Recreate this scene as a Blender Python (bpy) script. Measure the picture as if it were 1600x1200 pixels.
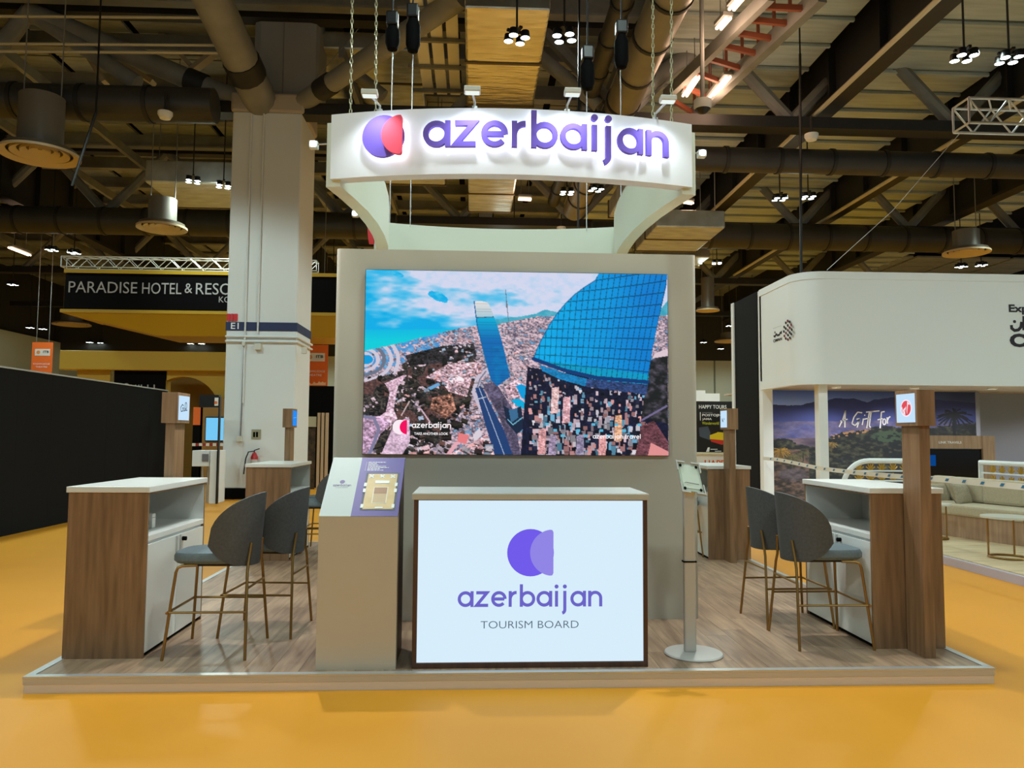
import bpy, math, random
import numpy as np
from mathutils import Vector, Matrix
random.seed(7); np.random.seed(7)
for o in list(bpy.data.objects): bpy.data.objects.remove(o)
SC = bpy.context.scene
COL = SC.collection

# ------------------------------------------------------------------ camera
FPX, CAMH = 1200.0, 1.62
YAW, PITCH, ROLL = math.radians(2.86), math.radians(3.78), 0.0063
_f = Vector((math.sin(YAW)*math.cos(PITCH), math.cos(YAW)*math.cos(PITCH), math.sin(PITCH)))
_r = Vector((math.cos(YAW), -math.sin(YAW), 0)); _u = _r.cross(_f)
RR = _r*math.cos(ROLL)+_u*math.sin(ROLL); UU = _u*math.cos(ROLL)-_r*math.sin(ROLL)
CC = Vector((0, 0, CAMH))
cd = bpy.data.cameras.new('camera'); cam = bpy.data.objects.new('camera', cd); COL.objects.link(cam)
cd.sensor_fit = 'HORIZONTAL'; cd.sensor_width = 36; cd.lens = 36*FPX/1600; cd.clip_end = 300
m = Matrix((RR, UU, -_f)).transposed().to_4x4(); m.translation = CC; cam.matrix_world = m
SC.camera = cam
def ray(px, py): return _f+RR*((px-800)/FPX)-UU*((py-600)/FPX)
def onz(px, py, z): d = ray(px, py); return CC+d*((z-CAMH)/d.z)      # point of a photo pixel on a level plane
def ony(px, py, y): d = ray(px, py); return CC+d*(y/d.y)             # ... on a plane facing the visitor
def onx(px, py, x): d = ray(px, py); return CC+d*(x/d.x)             # ... on a plane along the aisle

# ------------------------------------------------------------------ world, exposure
w = bpy.data.worlds.new('hall_ambience'); SC.world = w; w.use_nodes = True
w.node_tree.nodes['Background'].inputs[0].default_value = (0.90, 1.0, 1.0, 1)
w.node_tree.nodes['Background'].inputs[1].default_value = 0.22
SC.view_settings.view_transform = 'Standard'; SC.view_settings.look = 'None'
SC.view_settings.exposure = 0.0; SC.view_settings.gamma = 1.0; SC.view_settings.use_curve_mapping = False
HALL_LAMP_W = 375.0

# ------------------------------------------------------------------ colour and materials
def lin(c):
    return tuple(((v/255)/12.92 if v/255 <= .04045 else ((v/255+.055)/1.055)**2.4) for v in c)
def lin_np(a):
    a = np.clip(a, 0, 255)/255.0
    return np.where(a <= .04045, a/12.92, ((a+.055)/1.055)**2.4)
MATS = {}
def mat(name, rgb, rough=.5, metal=0.0, noise=0.0, scale=20.0, stretch=(1, 1, 1), bump=0.0, emit=0.0, rgb2=None, detail=6.0, spec=.5):
    if name in MATS: return MATS[name]
    M = bpy.data.materials.new(name); M.use_nodes = True; nt = M.node_tree; b = nt.nodes['Principled BSDF']
    c = lin(rgb)+(1,)
    b.inputs['Base Color'].default_value = c; b.inputs['Roughness'].default_value = rough; b.inputs['Metallic'].default_value = metal
    b.inputs['Specular IOR Level'].default_value = spec
    if emit:
        b.inputs['Emission Color'].default_value = c; b.inputs['Emission Strength'].default_value = emit
        b.inputs['Base Color'].default_value = (.02, .02, .02, 1)
    if noise or bump or rgb2:
        tc = nt.nodes.new('ShaderNodeTexCoord'); mp = nt.nodes.new('ShaderNodeMapping'); nz = nt.nodes.new('ShaderNodeTexNoise')
        oi = nt.nodes.new('ShaderNodeObjectInfo'); ad = nt.nodes.new('ShaderNodeVectorMath'); ad.operation = 'MULTIPLY_ADD'
        ad.inputs[1].default_value = (1, 1, 1)
        sc = nt.nodes.new('ShaderNodeVectorMath'); sc.operation = 'SCALE'; sc.inputs[0].default_value = (37, 17, 29)
        nt.links.new(oi.outputs['Random'], sc.inputs['Scale'])
        nt.links.new(tc.outputs['Object'], ad.inputs[0]); nt.links.new(sc.outputs[0], ad.inputs[2])
        nt.links.new(ad.outputs[0], mp.inputs['Vector']); mp.inputs['Scale'].default_value = stretch
        nt.links.new(mp.outputs[0], nz.inputs['Vector']); nz.inputs['Scale'].default_value = scale; nz.inputs['Detail'].default_value = detail
        if noise or rgb2:
            rp = nt.nodes.new('ShaderNodeValToRGB')
            c2 = lin(rgb2) if rgb2 else tuple(v*(1-noise) for v in c[:3])
            c1 = c[:3] if rgb2 else tuple(min(1, v*(1+noise)) for v in c[:3])
            rp.color_ramp.elements[0].position = .3; rp.color_ramp.elements[1].position = .7
            rp.color_ramp.elements[0].color = c2+(1,); rp.color_ramp.elements[1].color = c1+(1,)
            nt.links.new(nz.outputs['Fac'], rp.inputs[0]); nt.links.new(rp.outputs[0], b.inputs['Base Color'])
        if bump:
            bp = nt.nodes.new('ShaderNodeBump'); bp.inputs['Strength'].default_value = bump; bp.inputs['Distance'].default_value = .02
            nt.links.new(nz.outputs['Fac'], bp.inputs['Height']); nt.links.new(bp.outputs[0], b.inputs['Normal'])
    MATS[name] = M; return M
def emat(name, rgb, strength=1.0):
    if name in MATS: return MATS[name]
    M = bpy.data.materials.new(name); M.use_nodes = True; nt = M.node_tree; nt.nodes.clear()
    e = nt.nodes.new('ShaderNodeEmission'); o = nt.nodes.new('ShaderNodeOutputMaterial')
    e.inputs[0].default_value = lin(rgb)+(1,); e.inputs[1].default_value = strength
    nt.links.new(e.outputs[0], o.inputs[0]); MATS[name] = M; return M
def attr_mat(name, emit):
    M = bpy.data.materials.new(name); M.use_nodes = True; nt = M.node_tree; b = nt.nodes['Principled BSDF']
    a = nt.nodes.new('ShaderNodeAttribute'); a.attribute_name = 'Col'
    if emit:
        nt.links.new(a.outputs['Color'], b.inputs['Emission Color']); b.inputs['Emission Strength'].default_value = emit
        b.inputs['Base Color'].default_value = (.01, .01, .01, 1); b.inputs['Roughness'].default_value = .7; b.inputs['Specular IOR Level'].default_value = .1
    else:
        nt.links.new(a.outputs['Color'], b.inputs['Base Color']); b.inputs['Roughness'].default_value = .6
    return M
def tinted(name, rgb, rough=.5, var=.25, scale=6, stretch=(1, 1, 1), rgb2=None):   # grain plus a shift of tone from piece to piece
    M = mat(name, rgb, rough, noise=.18, scale=scale, stretch=stretch, rgb2=rgb2)
    nt = M.node_tree; b = nt.nodes['Principled BSDF']
    if 'vary' not in nt.nodes:
        src = b.inputs['Base Color'].links[0].from_socket
        hv = nt.nodes.new('ShaderNodeHueSaturation'); hv.name = 'vary'
        oi = nt.nodes.new('ShaderNodeObjectInfo'); mr = nt.nodes.new('ShaderNodeMapRange')
        mr.inputs[3].default_value = 1-var; mr.inputs[4].default_value = 1+var
        nt.links.new(oi.outputs['Random'], mr.inputs[0]); nt.links.new(mr.outputs[0], hv.inputs['Value'])
        nt.links.new(src, hv.inputs['Color']); nt.links.new(hv.outputs[0], b.inputs['Base Color'])
    return M

WALNUT = mat('walnut_laminate', (152, 118, 86), .42, rgb2=(116, 88, 62), scale=3.0, stretch=(9, 9, .7), detail=8)
OAK = mat('ash_laminate', (182, 150, 122), .45, rgb2=(156, 124, 98), scale=3.0, stretch=(9, 9, .7), detail=8)
DKWOOD = mat('dark_walnut_frame', (92, 62, 48), .45, rgb2=(70, 46, 36), scale=3.0, stretch=(9, 9, .7))
WHITE = mat('white_laminate', (226, 228, 224), .28)
MATTW = mat('white_painted_panel', (236, 241, 243), .55)
BEIGE = mat('beige_painted_panel', (194, 190, 176), .5)
BEIGE2 = mat('tan_painted_panel', (202, 192, 174), .5)
GREYFAB = mat('charcoal_velvet', (84, 85, 86), .85, noise=.12, scale=60)
GREYSEAT = mat('slate_blue_velvet', (104, 118, 124), .6, noise=.1, scale=60)
BRASS = mat('antique_brass', (158, 124, 72), .35, .9)
ALU = mat('brushed_aluminium', (206, 208, 208), .35, .6)
BLACK = mat('black_paint', (5, 5, 6), .8, spec=.1)
BLACKM = mat('black_metal', (14, 14, 15), .4)
BLKPANEL = mat('black_fabric_panel', (15, 17, 19), .9, spec=.2)
PURPLE = mat('violet_face', (122, 102, 212), .7, spec=.15)
CORAL = mat('coral_face', (250, 92, 116), .7, spec=.15)
DKPURP = mat('dark_violet_print', (84, 72, 128), .5)
PURPRINT = mat('violet_print', (88, 78, 146), .5)
WHTXT = mat('white_print', (240, 240, 240), .5)
DKTXT = mat('dark_print', (36, 30, 40), .5)
GREYTXT = mat('grey_print', (120, 120, 126), .5)
STEEL = mat('painted_steel', (122, 124, 122), .55, noise=.15, scale=2)
STEELD = mat('dark_painted_steel', (30, 30, 30), .6, noise=.2, scale=2)
DUCTD = mat('dark_round_duct', (50, 50, 48), .5, noise=.2, scale=1.5)
FOIL = mat('foil_insulation', (204, 208, 206), .3, .55, rgb2=(164, 164, 154), scale=1.6, stretch=(1, 3, 1), bump=.9)
DECK = tinted('deck_sheet', (146, 152, 148), .6, .16, 2, (1, 4, 1))
PALEG = mat('pale_green_wall', (196, 204, 186), .7)
GOLD = mat('ochre_panel', (184, 150, 34), .5)
COLW = mat('column_white_paint', (218, 224, 226), .6)
ORANGE = mat('orange_fabric', (236, 112, 40), .7)
PLANK = tinted('oak_vinyl_plank', (178, 148, 120), .4, .14, 2.6, (9, .8, 1), rgb2=(128, 102, 82))
SOFA = mat('beige_upholstery', (190, 178, 152), .85, noise=.08, scale=40)
CUSH = mat('grey_beige_cushion', (160, 148, 124), .85, noise=.15, scale=40)
LAMP = emat('lamp_lens', (240, 255, 246), 14.0)
TUBEL = emat('fluorescent_tube', (255, 214, 176), 5.0)
SPOTL = emat('spot_lens', (225, 238, 255), 30.0)
HALO = emat('halo_led', (250, 252, 255), 6.5)
LIGHTBOX = emat('lightbox_face', (215, 237, 251), 1.0)

# ------------------------------------------------------------------ mesh helpers
WLOC = {}
def setp(o, label=None, cat=None, group=None, kind=None):
    if label: o['label'] = label
    if cat: o['category'] = cat
    if group: o['group'] = group
    if kind: o['kind'] = kind
    return o
def thing(name, loc, label=None, cat=None, group=None, kind=None):
    o = bpy.data.objects.new(name, None); COL.objects.link(o); o.location = loc; o.empty_display_size = .1
    WLOC[o.name] = Vector(loc); return setp(o, label, cat, group, kind)
class MB:
    def __init__(s): s.v = []; s.f = []
    def add(s, vs, fs):
        n = len(s.v); s.v += [tuple(q) for q in vs]; s.f += [tuple(n+i for i in q) for q in fs]; return s
    def box(s, x0, x1, y0, y1, z0, z1):
        return s.add([(x0, y0, z0), (x1, y0, z0), (x1, y1, z0), (x0, y1, z0), (x0, y0, z1), (x1, y0, z1), (x1, y1, z1), (x0, y1, z1)],
                     [(0, 3, 2, 1), (4, 5, 6, 7), (0, 1, 5, 4), (1, 2, 6, 5), (2, 3, 7, 6), (3, 0, 4, 7)])
    def tube(s, pts, r, n=10, r2=None, closed=False):
        P = [Vector(p) for p in pts]; k = len(P); rings = []; prev = None
        for i, p in enumerate(P):
            if closed: t = (P[(i+1) % k]-P[i-1]).normalized()
            else: t = (P[min(i+1, k-1)]-P[max(i-1, 0)]).normalized()
            if prev is None:
                a = Vector((0, 0, 1)) if abs(t.z) < .9 else Vector((1, 0, 0)); e1 = t.cross(a).normalized()
            else: e1 = (prev-t*prev.dot(t)).normalized()
            prev = e1; e2 = t.cross(e1)
            rr = r if r2 is None else r+(r2-r)*i/(k-1)
            rings.append([p+(e1*math.cos(2*math.pi*j/n)+e2*math.sin(2*math.pi*j/n))*rr for j in range(n)])
        vs = [q for g in rings for q in g]; fs = []
        for i in range(k if closed else k-1):
            for j in range(n):
                a, b = i*n, ((i+1) % k)*n
                fs.append((a+j, a+(j+1) % n, b+(j+1) % n, b+j))
        if not closed: fs += [tuple(range(n))[::-1], tuple(range((k-1)*n, k*n))]
        return s.add(vs, fs)
    def bar(s, p0, p1, w, h):      # rectangular member between two points, h in the upright direction
        a, b = Vector(p0), Vector(p1); t = (b-a).normalized(); up = Vector((0, 0, 1)) if abs(t.z) < .95 else Vector((0, 1, 0))
        e1 = t.cross(up).normalized(); e2 = e1.cross(t)
        vs = [p+e1*i*w/2+e2*j*h/2 for p in (a, b) for i, j in ((-1, -1), (1, -1), (1, 1), (-1, 1))]
        return s.add(vs, [(0, 1, 2, 3), (7, 6, 5, 4), (0, 4, 5, 1), (1, 5, 6, 2), (2, 6, 7, 3), (3, 7, 4, 0)])
    def lathe(s, prof, c=(0, 0, 0), n=32):
        vs = []; fs = []; k = len(prof)
        for i in range(n):
            a = 2*math.pi*i/n
            for r, z in prof: vs.append((c[0]+r*math.cos(a), c[1]+r*math.sin(a), c[2]+z))
        for i in range(n):
            for j in range(k-1):
                a, b = i*k, ((i+1) % n)*k; fs.append((a+j, b+j, b+j+1, a+j+1))
        return s.add(vs, fs)
    def prism(s, poly, mp, d0, d1):  # outline (u, v) pushed from depth d0 to d1 through the mapping mp(u, v, d)
        n = len(poly)
        return s.add([mp(u, v, d0) for u, v in poly]+[mp(u, v, d1) for u, v in poly],
                     [tuple(range(n)), tuple(range(2*n-1, n-1, -1))]+[(i, n+i, n+(i+1) % n, (i+1) % n) for i in range(n)])
    def flat(s, poly, mp, d=0.0):
        n = len(poly); return s.add([mp(u, v, d) for u, v in poly], [tuple(range(n))])
    def stroke(s, pts, wd, mp, d0, d1, closed=False):
        n = len(pts); L = []; Rr = []
        for i in range(n):
            if closed: a, b, c = pts[i-1], pts[i], pts[(i+1) % n]
            else: a, b, c = pts[max(i-1, 0)], pts[i], pts[min(i+1, n-1)]
            def nm(p, q):
                l = math.hypot(q[0]-p[0], q[1]-p[1]) or 1; return (-(q[1]-p[1])/l, (q[0]-p[0])/l)
            n1 = nm(a, b) if a != b else nm(b, c); n2 = nm(b, c) if b != c else n1
            mx, my = n1[0]+n2[0], n1[1]+n2[1]; l2 = mx*mx+my*my
            k = 2/l2 if l2 > .5 else 1.4
            hx, hy = mx*k*wd/2, my*k*wd/2
            L.append((b[0]+hx, b[1]+hy)); Rr.append((b[0]-hx, b[1]-hy))
        vs = [mp(u, v, d1) for u, v in L]+[mp(u, v, d1) for u, v in Rr]+[mp(u, v, d0) for u, v in L]+[mp(u, v, d0) for u, v in Rr]
        fs = []
        for i in range(n if closed else n-1):
            j = (i+1) % n
            fs += [(i, j, n+j, n+i), (2*n+i, 3*n+i, 3*n+j, 2*n+j), (i, 2*n+i, 2*n+j, j), (n+i, n+j, 3*n+j, 3*n+i)]
        if not closed: fs += [(0, n, 3*n, 2*n), (n-1, 3*n-1, 4*n-1, 2*n-1)]
        return s.add(vs, fs)
    def build(s, name, material, parent=None, smooth=False, bevel=0.0, origin=None):
        off = WLOC.get(parent.name, Vector()) if parent else (Vector(origin) if origin else Vector())
        me = bpy.data.meshes.new(name); me.from_pydata([(x-off.x, y-off.y, z-off.z) for x, y, z in s.v], [], s.f); me.update()
        import bmesh
        bm = bmesh.new(); bm.from_mesh(me); bmesh.ops.recalc_face_normals(bm, faces=bm.faces); bm.to_mesh(me); bm.free()
        if smooth:
            for p in me.polygons: p.use_smooth = True
            me.set_sharp_from_angle(angle=math.radians(40))
        me.materials.append(material)
        o = bpy.data.objects.new(name, me); COL.objects.link(o)
        if parent: o.parent = parent; WLOC[o.name] = off
        elif origin: o.location = origin; WLOC[o.name] = off
        if bevel:
            b = o.modifiers.new('bevel', 'BEVEL'); b.width = bevel; b.segments = 2; b.limit_method = 'ANGLE'
        return o
def box(name, material, parent, x0, x1, y0, y1, z0, z1, bevel=0.0, origin=None):
    return MB().box(x0, x1, y0, y1, z0, z1).build(name, material, parent, bevel=bevel, origin=origin)
def dup(o, parent=None):
    c = o.copy(); COL.objects.link(c)
    if parent: c.parent = parent
    for ch in o.children: dup(ch, c)
    return c
def ribbon(pts, t, z0, z1, closed=False):   # wall of thickness t to the left of a plan path
    n = len(pts); q = []
    for i in range(n):
        a = Vector(pts[i-1] if (i or closed) else pts[0]); b = Vector(pts[i]); c = Vector(pts[(i+1) % n] if (i < n-1 or closed) else pts[-1])
        d = (c-a).normalized(); q.append((b.x-d.y*t, b.y+d.x*t))
    mb = MB(); vs = [(x, y, z) for z in (z0, z1) for P in (pts, q) for x, y in P]; fs = []
    for i in range(n if closed else n-1):
        j = (i+1) % n
        fs += [(i, j, n+j, n+i), (2*n+i, 3*n+i, 3*n+j, 2*n+j), (i, 2*n+i, 2*n+j, j), (n+i, n+j, 3*n+j, 3*n+i)]
    if not closed: fs += [(0, n, 3*n, 2*n), (n-1, 3*n-1, 4*n-1, 2*n-1)]
    return mb.add(vs, fs)
# ---- lettering
_tc = {}
def text_mesh(body, bold=0.0):
    k = (body, bold)
    if k in _tc: return _tc[k]
    cu = bpy.data.curves.new('t', 'FONT'); cu.body = body; cu.resolution_u = 3; cu.offset = bold
    ob = bpy.data.objects.new('t', cu); COL.objects.link(ob)
    me = bpy.data.meshes.new_from_object(ob.evaluated_get(bpy.context.evaluated_depsgraph_get()))
    v = [(p.co.x, p.co.y) for p in me.vertices]; f = [tuple(p.vertices) for p in me.polygons]
    bpy.data.objects.remove(ob); bpy.data.curves.remove(cu); bpy.data.meshes.remove(me)
    _tc[k] = (v, f); return v, f
def text(name, body, mp, x0, x1, y0, y1, material, parent, d=.003, bold=0.0, spread=True):
    """flat lettering fitted to the box x0..x1, y0..y1 of the mapping"""
    v, f = text_mesh(body, bold); xs = [p[0] for p in v]; ys = [p[1] for p in v]
    sx = (x1-x0)/(max(xs)-min(xs)); sy = (y1-y0)/(max(ys)-min(ys))
    mb = MB().add([mp(x0+(a-min(xs))*sx, y0+(b-min(ys))*sy, d) for a, b in v], f)
    return mb.build(name, material, parent)
def arc(cx, cy, r, a0, a1, n=14, ry=None):
    ry = r if ry is None else ry
    return [(cx+r*math.cos(math.radians(a0+(a1-a0)*i/n)), cy+ry*math.sin(math.radians(a0+(a1-a0)*i/n))) for i in range(n+1)]
S = .2
GLY = {  # geometric lower-case letters, x-height 1: (advance, [open strokes], [closed rings], [dots])
 'a': (1.02, [[(.88, 0), (.88, 1)]], [arc(.46, .5, .4, 0, 345, 22)], []),
 'z': (.92, [[(.03, .9), (.72, .9), (.06, .1), (.8, .1)]], [], []),
 'e': (1.0, [[(.1, .5), (.82, .5)], arc(.47, .5, .4, 0, 318, 22)], [], []),
 'r': (.62, [[(.1, 0), (.1, 1)], arc(.5, .52, .39, 175, 88, 8)], [], []),
 'b': (1.02, [[(.1, 0), (.1, 1.43)]], [arc(.5, .5, .4, 0, 345, 22)], []),
 'i': (.42, [[(.14, 0), (.14, 1)]], [], [(.14, 1.28)]),
 'j': (.46, [[(.16, 1), (.16, -.2)]+arc(-.06, -.2, .22, -20, -75, 5)], [], [(.16, 1.28)]),
 'n': (.98, [[(.1, 0), (.1, 1)], arc(.46, .54, .36, 180, 0, 14)+[(.82, 0)]], [], []),
 't': (.6, [[(.26, 1.35), (.26, .2)]+arc(.46, .2, .2, 180, 280, 6), [(0, .92), (.55, .92)]], [], []),
 'v': (.86, [[(.05, 1), (.4, .06), (.75, 1)]], [], []),
 'l': (.36, [[(.12, 0), (.12, 1.43)]], [], []),
 '.': (.36, [], [], [(.12, .1)]),
}
TRK = .1
def word_width(wd): return sum(GLY[c][0]+TRK for c in wd)-.1-TRK
def glyph(mb, ch, x, mp, sc, ox, oy, d0, d1, wt=S):
    adv, op, cl, dots = GLY[ch]; T = lambda p: (ox+(x+p[0])*sc, oy+p[1]*sc)
    for st in op: mb.stroke([T(p) for p in st], wt*sc, mp, d0, d1)
    for st in cl: mb.stroke([T(p) for p in st], wt*sc, mp, d0, d1, closed=True)
    for q in dots: mb.prism([T(p) for p in arc(q[0], q[1], .13, 0, 340, 17)], mp, d0, d1)
    return adv+TRK
def word(name, wd, mp, x0, x1, y0, material, parent, d0=.001, d1=.004, wt=S):
    sc = (x1-x0)/word_width(wd); mb = MB(); x = 0
    for c in wd: x += glyph(mb, c, x, mp, sc, x0, y0, d0, d1, wt)
    return mb.build(name, material, parent)
def disc(cx, cy, r, n=40): return [(cx+r*math.cos(2*math.pi*i/n), cy+r*math.sin(2*math.pi*i/n)) for i in range(n)]
def half(cx, cy, r):   # half disc, flat to the right, rounded corners
    p = arc(cx+r*.96, cy, r*.98, 98, 262, 26)
    p += [(cx+r*.93, cy-r*.96), (cx+r*.98, cy-r*.86), (cx+r*.98, cy+r*.86), (cx+r*.93, cy+r*.96)]
    return p
def plane_y(y0):   # mapping onto a plane that faces the visitor
    return lambda u, v, d: (u, y0-d, v)

# ------------------------------------------------------------------ painted pictures (screens and printed murals)
def vnoise(X, Y, sx, sy, seed, octv=3):
    out = np.zeros_like(X, dtype=float); amp, tot = 1.0, 0
    rs = np.random.RandomState(seed)
    for o in range(octv):
        g = rs.rand(64, 64); x = X/sx*(2**o); y = Y/sy*(2**o)
        xi = np.floor(x).astype(int); yi = np.floor(y).astype(int); fx = x-xi; fy = y-yi
        fx = fx*fx*(3-2*fx); fy = fy*fy*(3-2*fy)
        a = g[yi % 64, xi % 64]; b = g[yi % 64, (xi+1) % 64]; c = g[(yi+1) % 64, xi % 64]; d = g[(yi+1) % 64, (xi+1) % 64]
        out += amp*((a*(1-fx)+b*fx)*(1-fy)+(c*(1-fx)+d*fx)*fy); tot += amp; amp *= .55
    return out/tot
def pmask(X, Y, poly):
    ins = np.zeros(X.shape, bool); n = len(poly)
    for i in range(n):
        x0, y0 = poly[i]; x1, y1 = poly[(i+1) % n]
        if y0 == y1: continue
        c = ((y0 > Y) != (y1 > Y)) & (X < (x1-x0)*(Y-y0)/(y1-y0)+x0); ins ^= c
    return ins
def lmask(X, Y, pts, wd):
    m = np.zeros(X.shape, bool)
    for (x0, y0), (x1, y1) in zip(pts[:-1], pts[1:]):
        dx, dy = x1-x0, y1-y0; L = dx*dx+dy*dy or 1
        t = np.clip(((X-x0)*dx+(Y-y0)*dy)/L, 0, 1)
        m |= (X-x0-t*dx)**2+(Y-y0-t*dy)**2 < (wd/2)**2
    return m
def picture(name, A, corner, parent, emit):
    """A: h x w x 3 sRGB; corner(u, v) -> world point, u right 0..1, v down 0..1"""
    h, wd, _ = A.shape; off = WLOC.get(parent.name, Vector())
    us = np.linspace(0, 1, wd); vs = np.linspace(0, 1, h)
    p00, p10, p01 = [np.array(corner(*q)) for q in ((0, 0), (1, 0), (0, 1))]
    V = p00+us[None, :, None]*(p10-p00)+vs[:, None, None]*(p01-p00)-np.array(off)
    idx = np.arange(h*wd).reshape(h, wd)
    F = np.stack([idx[:-1, :-1], idx[1:, :-1], idx[1:, 1:], idx[:-1, 1:]], -1).reshape(-1, 4)
    me = bpy.data.meshes.new(name); me.vertices.add(h*wd); me.vertices.foreach_set('co', V.reshape(-1).astype(np.float32))
    me.loops.add(F.size); me.loops.foreach_set('vertex_index', F.reshape(-1).astype(np.int32))
    me.polygons.add(len(F)); me.polygons.foreach_set('loop_start', np.arange(0, F.size, 4, dtype=np.int32))
    me.update(calc_edges=True)
    at = me.color_attributes.new('Col', 'FLOAT_COLOR', 'POINT')
    rgba = np.concatenate([lin_np(A), np.ones((h, wd, 1))], -1); at.data.foreach_set('color', rgba.reshape(-1).astype(np.float32))
    me.materials.append(attr_mat(name+'_picture', emit)); o = bpy.data.objects.new(name, me); COL.objects.link(o); o.parent = parent
    WLOC[o.name] = off; return o

# ================================================================== the hall
flo = box('floor', mat('orange_carpet', (230, 158, 40), .5, rgb2=(220, 148, 32), scale=.55, detail=10, spec=.35), None, -45, 45, -14, 62, -.2, 0)
setp(flo, 'orange yellow exhibition carpet covering the hall floor', kind='structure')
wf = box('wall_back', mat('dark_hall_wall', (52, 52, 48), .8), None, -31, 45, 58, 58.4, 0, 13.2); box('wall_cladding', PALEG, wf, -31, 45, 57.94, 58, 0, 7.4); setp(wf, 'end wall of the hall, pale green panels below', kind='structure')
for i in range(16): box('wall_panel_strip', mat('wall_joint', (120, 126, 108), .7), wf, 4+i*2.4, 4.12+i*2.4, 57.9, 57.94, 0, 7.4)
wl = box('wall_left', mat('dark_hall_wall', (52, 52, 48), .8), None, -31.4, -31, -14, 58.4, 0, 13.2); box('bulkhead', PALEG, wl, -31, -30.5, 8, 58, 5.2, 8.2); setp(wl, 'dark left side wall of the hall with a pale bulkhead', kind='structure')

# ---- ceiling: steel deck, beams, purlins, tubular braces
ceil = thing('ceiling', (0, 19.5, 12.8), 'tan sheet deck on dark steel beams, tubes and purlins', kind='structure')
DECKR = tinted('khaki_deck_sheet', (172, 184, 182), .6, .12, 1.5, (.5, 4, 1))
for bx in np.arange(-18.6, 4, 3.0):                           # deck sheets: one object each where they can be told apart
    for by in np.arange(13.0, 40, 1.24):
        MB().box(bx+.12, bx+2.88, by, by+1.16, 12.8+.02*random.random(), 12.9).build('deck_sheet', DECK, ceil)
for bx, bw_ in ((4.6, 4.3), (9.9, 4.0), (14.5, 4.2), (19.3, 4.2)):
    for by in np.arange(13.4, 44, 1.24):
        MB().box(bx, bx+bw_, by, by+1.17, 11.5+.03*random.random(), 11.6).box(bx, bx+bw_, by-.03, by+.05, 11.42, 11.5).build('deck_sheet', DECKR, ceil)
mb = MB()
for bx in np.arange(-30.6, 33, 3.0):
    for by in np.arange(44.2, 57, 1.24): mb.box(bx+.12, bx+2.88, by, by+1.16, 12.4, 12.5)
setp(mb.build('deck_sheet_field', DECK, ceil), kind='stuff')
box('deck_backing', BLACK, ceil, -31, 45, -14, 58, 13.1, 13.3)
for bx, y0, y1 in ((-17.6, 20, 57), (-8.9, 29.6, 57), (.4, 29.6, 57), (9.4, 8, 57), (14.2, 13, 57), (19.0, 13, 57)):     # main beams along the hall
    MB().box(bx-.06, bx+.06, y0, y1, 10.4, 12.7).box(bx-.26, bx+.26, y0, y1, 10.3, 10.42).box(bx-.26, bx+.26, y0, y1, 12.6, 12.72).build('main_beam', STEELD, ceil)
    for by in np.arange(y0+1, min(y1, 40), 2.5): MB().box(bx-.25, bx+.25, by-.02, by+.02, 10.42, 12.6).build('web_stiffener', STEELD, ceil)
for xx in (9.05, 13.85):
    MB().tube([(xx, 13, 10.22), (xx, 40, 10.22)], .06, 6).build('service_pipe', mat('pale_pipe', (190, 184, 158), .5), ceil)
for by in (19.6, 29.6, 40.2, 51.0):                          # trusses across the hall
    MB().box(-30, 40, by-.25, by+.25, 9.75, 10.05).build('truss_chord', STEELD, ceil)
    MB().box(-30, 40, by-.2, by+.2, 12.3, 12.6).build('truss_chord', STEELD, ceil)
    if by < 45:
        for k in range(-4, 6):
            x0 = -5.1+k*4.5
            if by < 20 and k in (-2, -1, 0): continue
            MB().tube([(x0, by, 10.0), (x0+2.25, by, 12.4)], .17, 8).build('truss_diagonal', STEEL, ceil, smooth=True)
            MB().tube([(x0+2.25, by, 12.4), (x0+4.5, by, 10.0)], .17, 8).build('truss_diagonal', STEEL, ceil, smooth=True)
for by in np.arange(13.9, 56, 2.48):                         # purlins
    if min(abs(by-q) for q in (19.6, 29.6, 40.2, 51.0)) < .7: continue
    MB().box(-30, 4.3, by-.05, by+.05, 12.3, 12.75).box(-30, 4.3, by-.16, by+.16, 12.25, 12.32).build('purlin', STEEL, ceil)
for bx in (-24.6, -21.6, -15.6, -12.6, -6.6, -3.6, 3.9):
    MB().box(bx-.07, bx+.07, 20 if bx > -12 else 12, 56, 11.6, 11.9).build('tie_beam', STEEL, ceil)
box('channel', mat('white_tray', (214, 214, 204), .45), ceil, -2.2, 4.0, 15.9, 16.2, 11.25, 11.4)
# slender white diagonals and sprinkler pipes at the far left
for (a, b) in (((120, 60), (165, 130)), ((135, 62), (240, 130)), ((195, 0), (240, 40)), ((240, 40), (300, 105)), ((275, 130), (345, 75))):
    MB().bar(ony(*a, 21.5), ony(*b, 21.5), .3, .12).build('light_brace', mat('pale_steel', (164, 152, 130), .6), ceil)
for py in (25, 68, 80): MB().tube([ony(-40, py, 18.2), ony(355, py+3, 18.2)], .035, 6).build('sprinkler_pipe', mat('pale_pipe', (190, 184, 158), .5), ceil)

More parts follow.
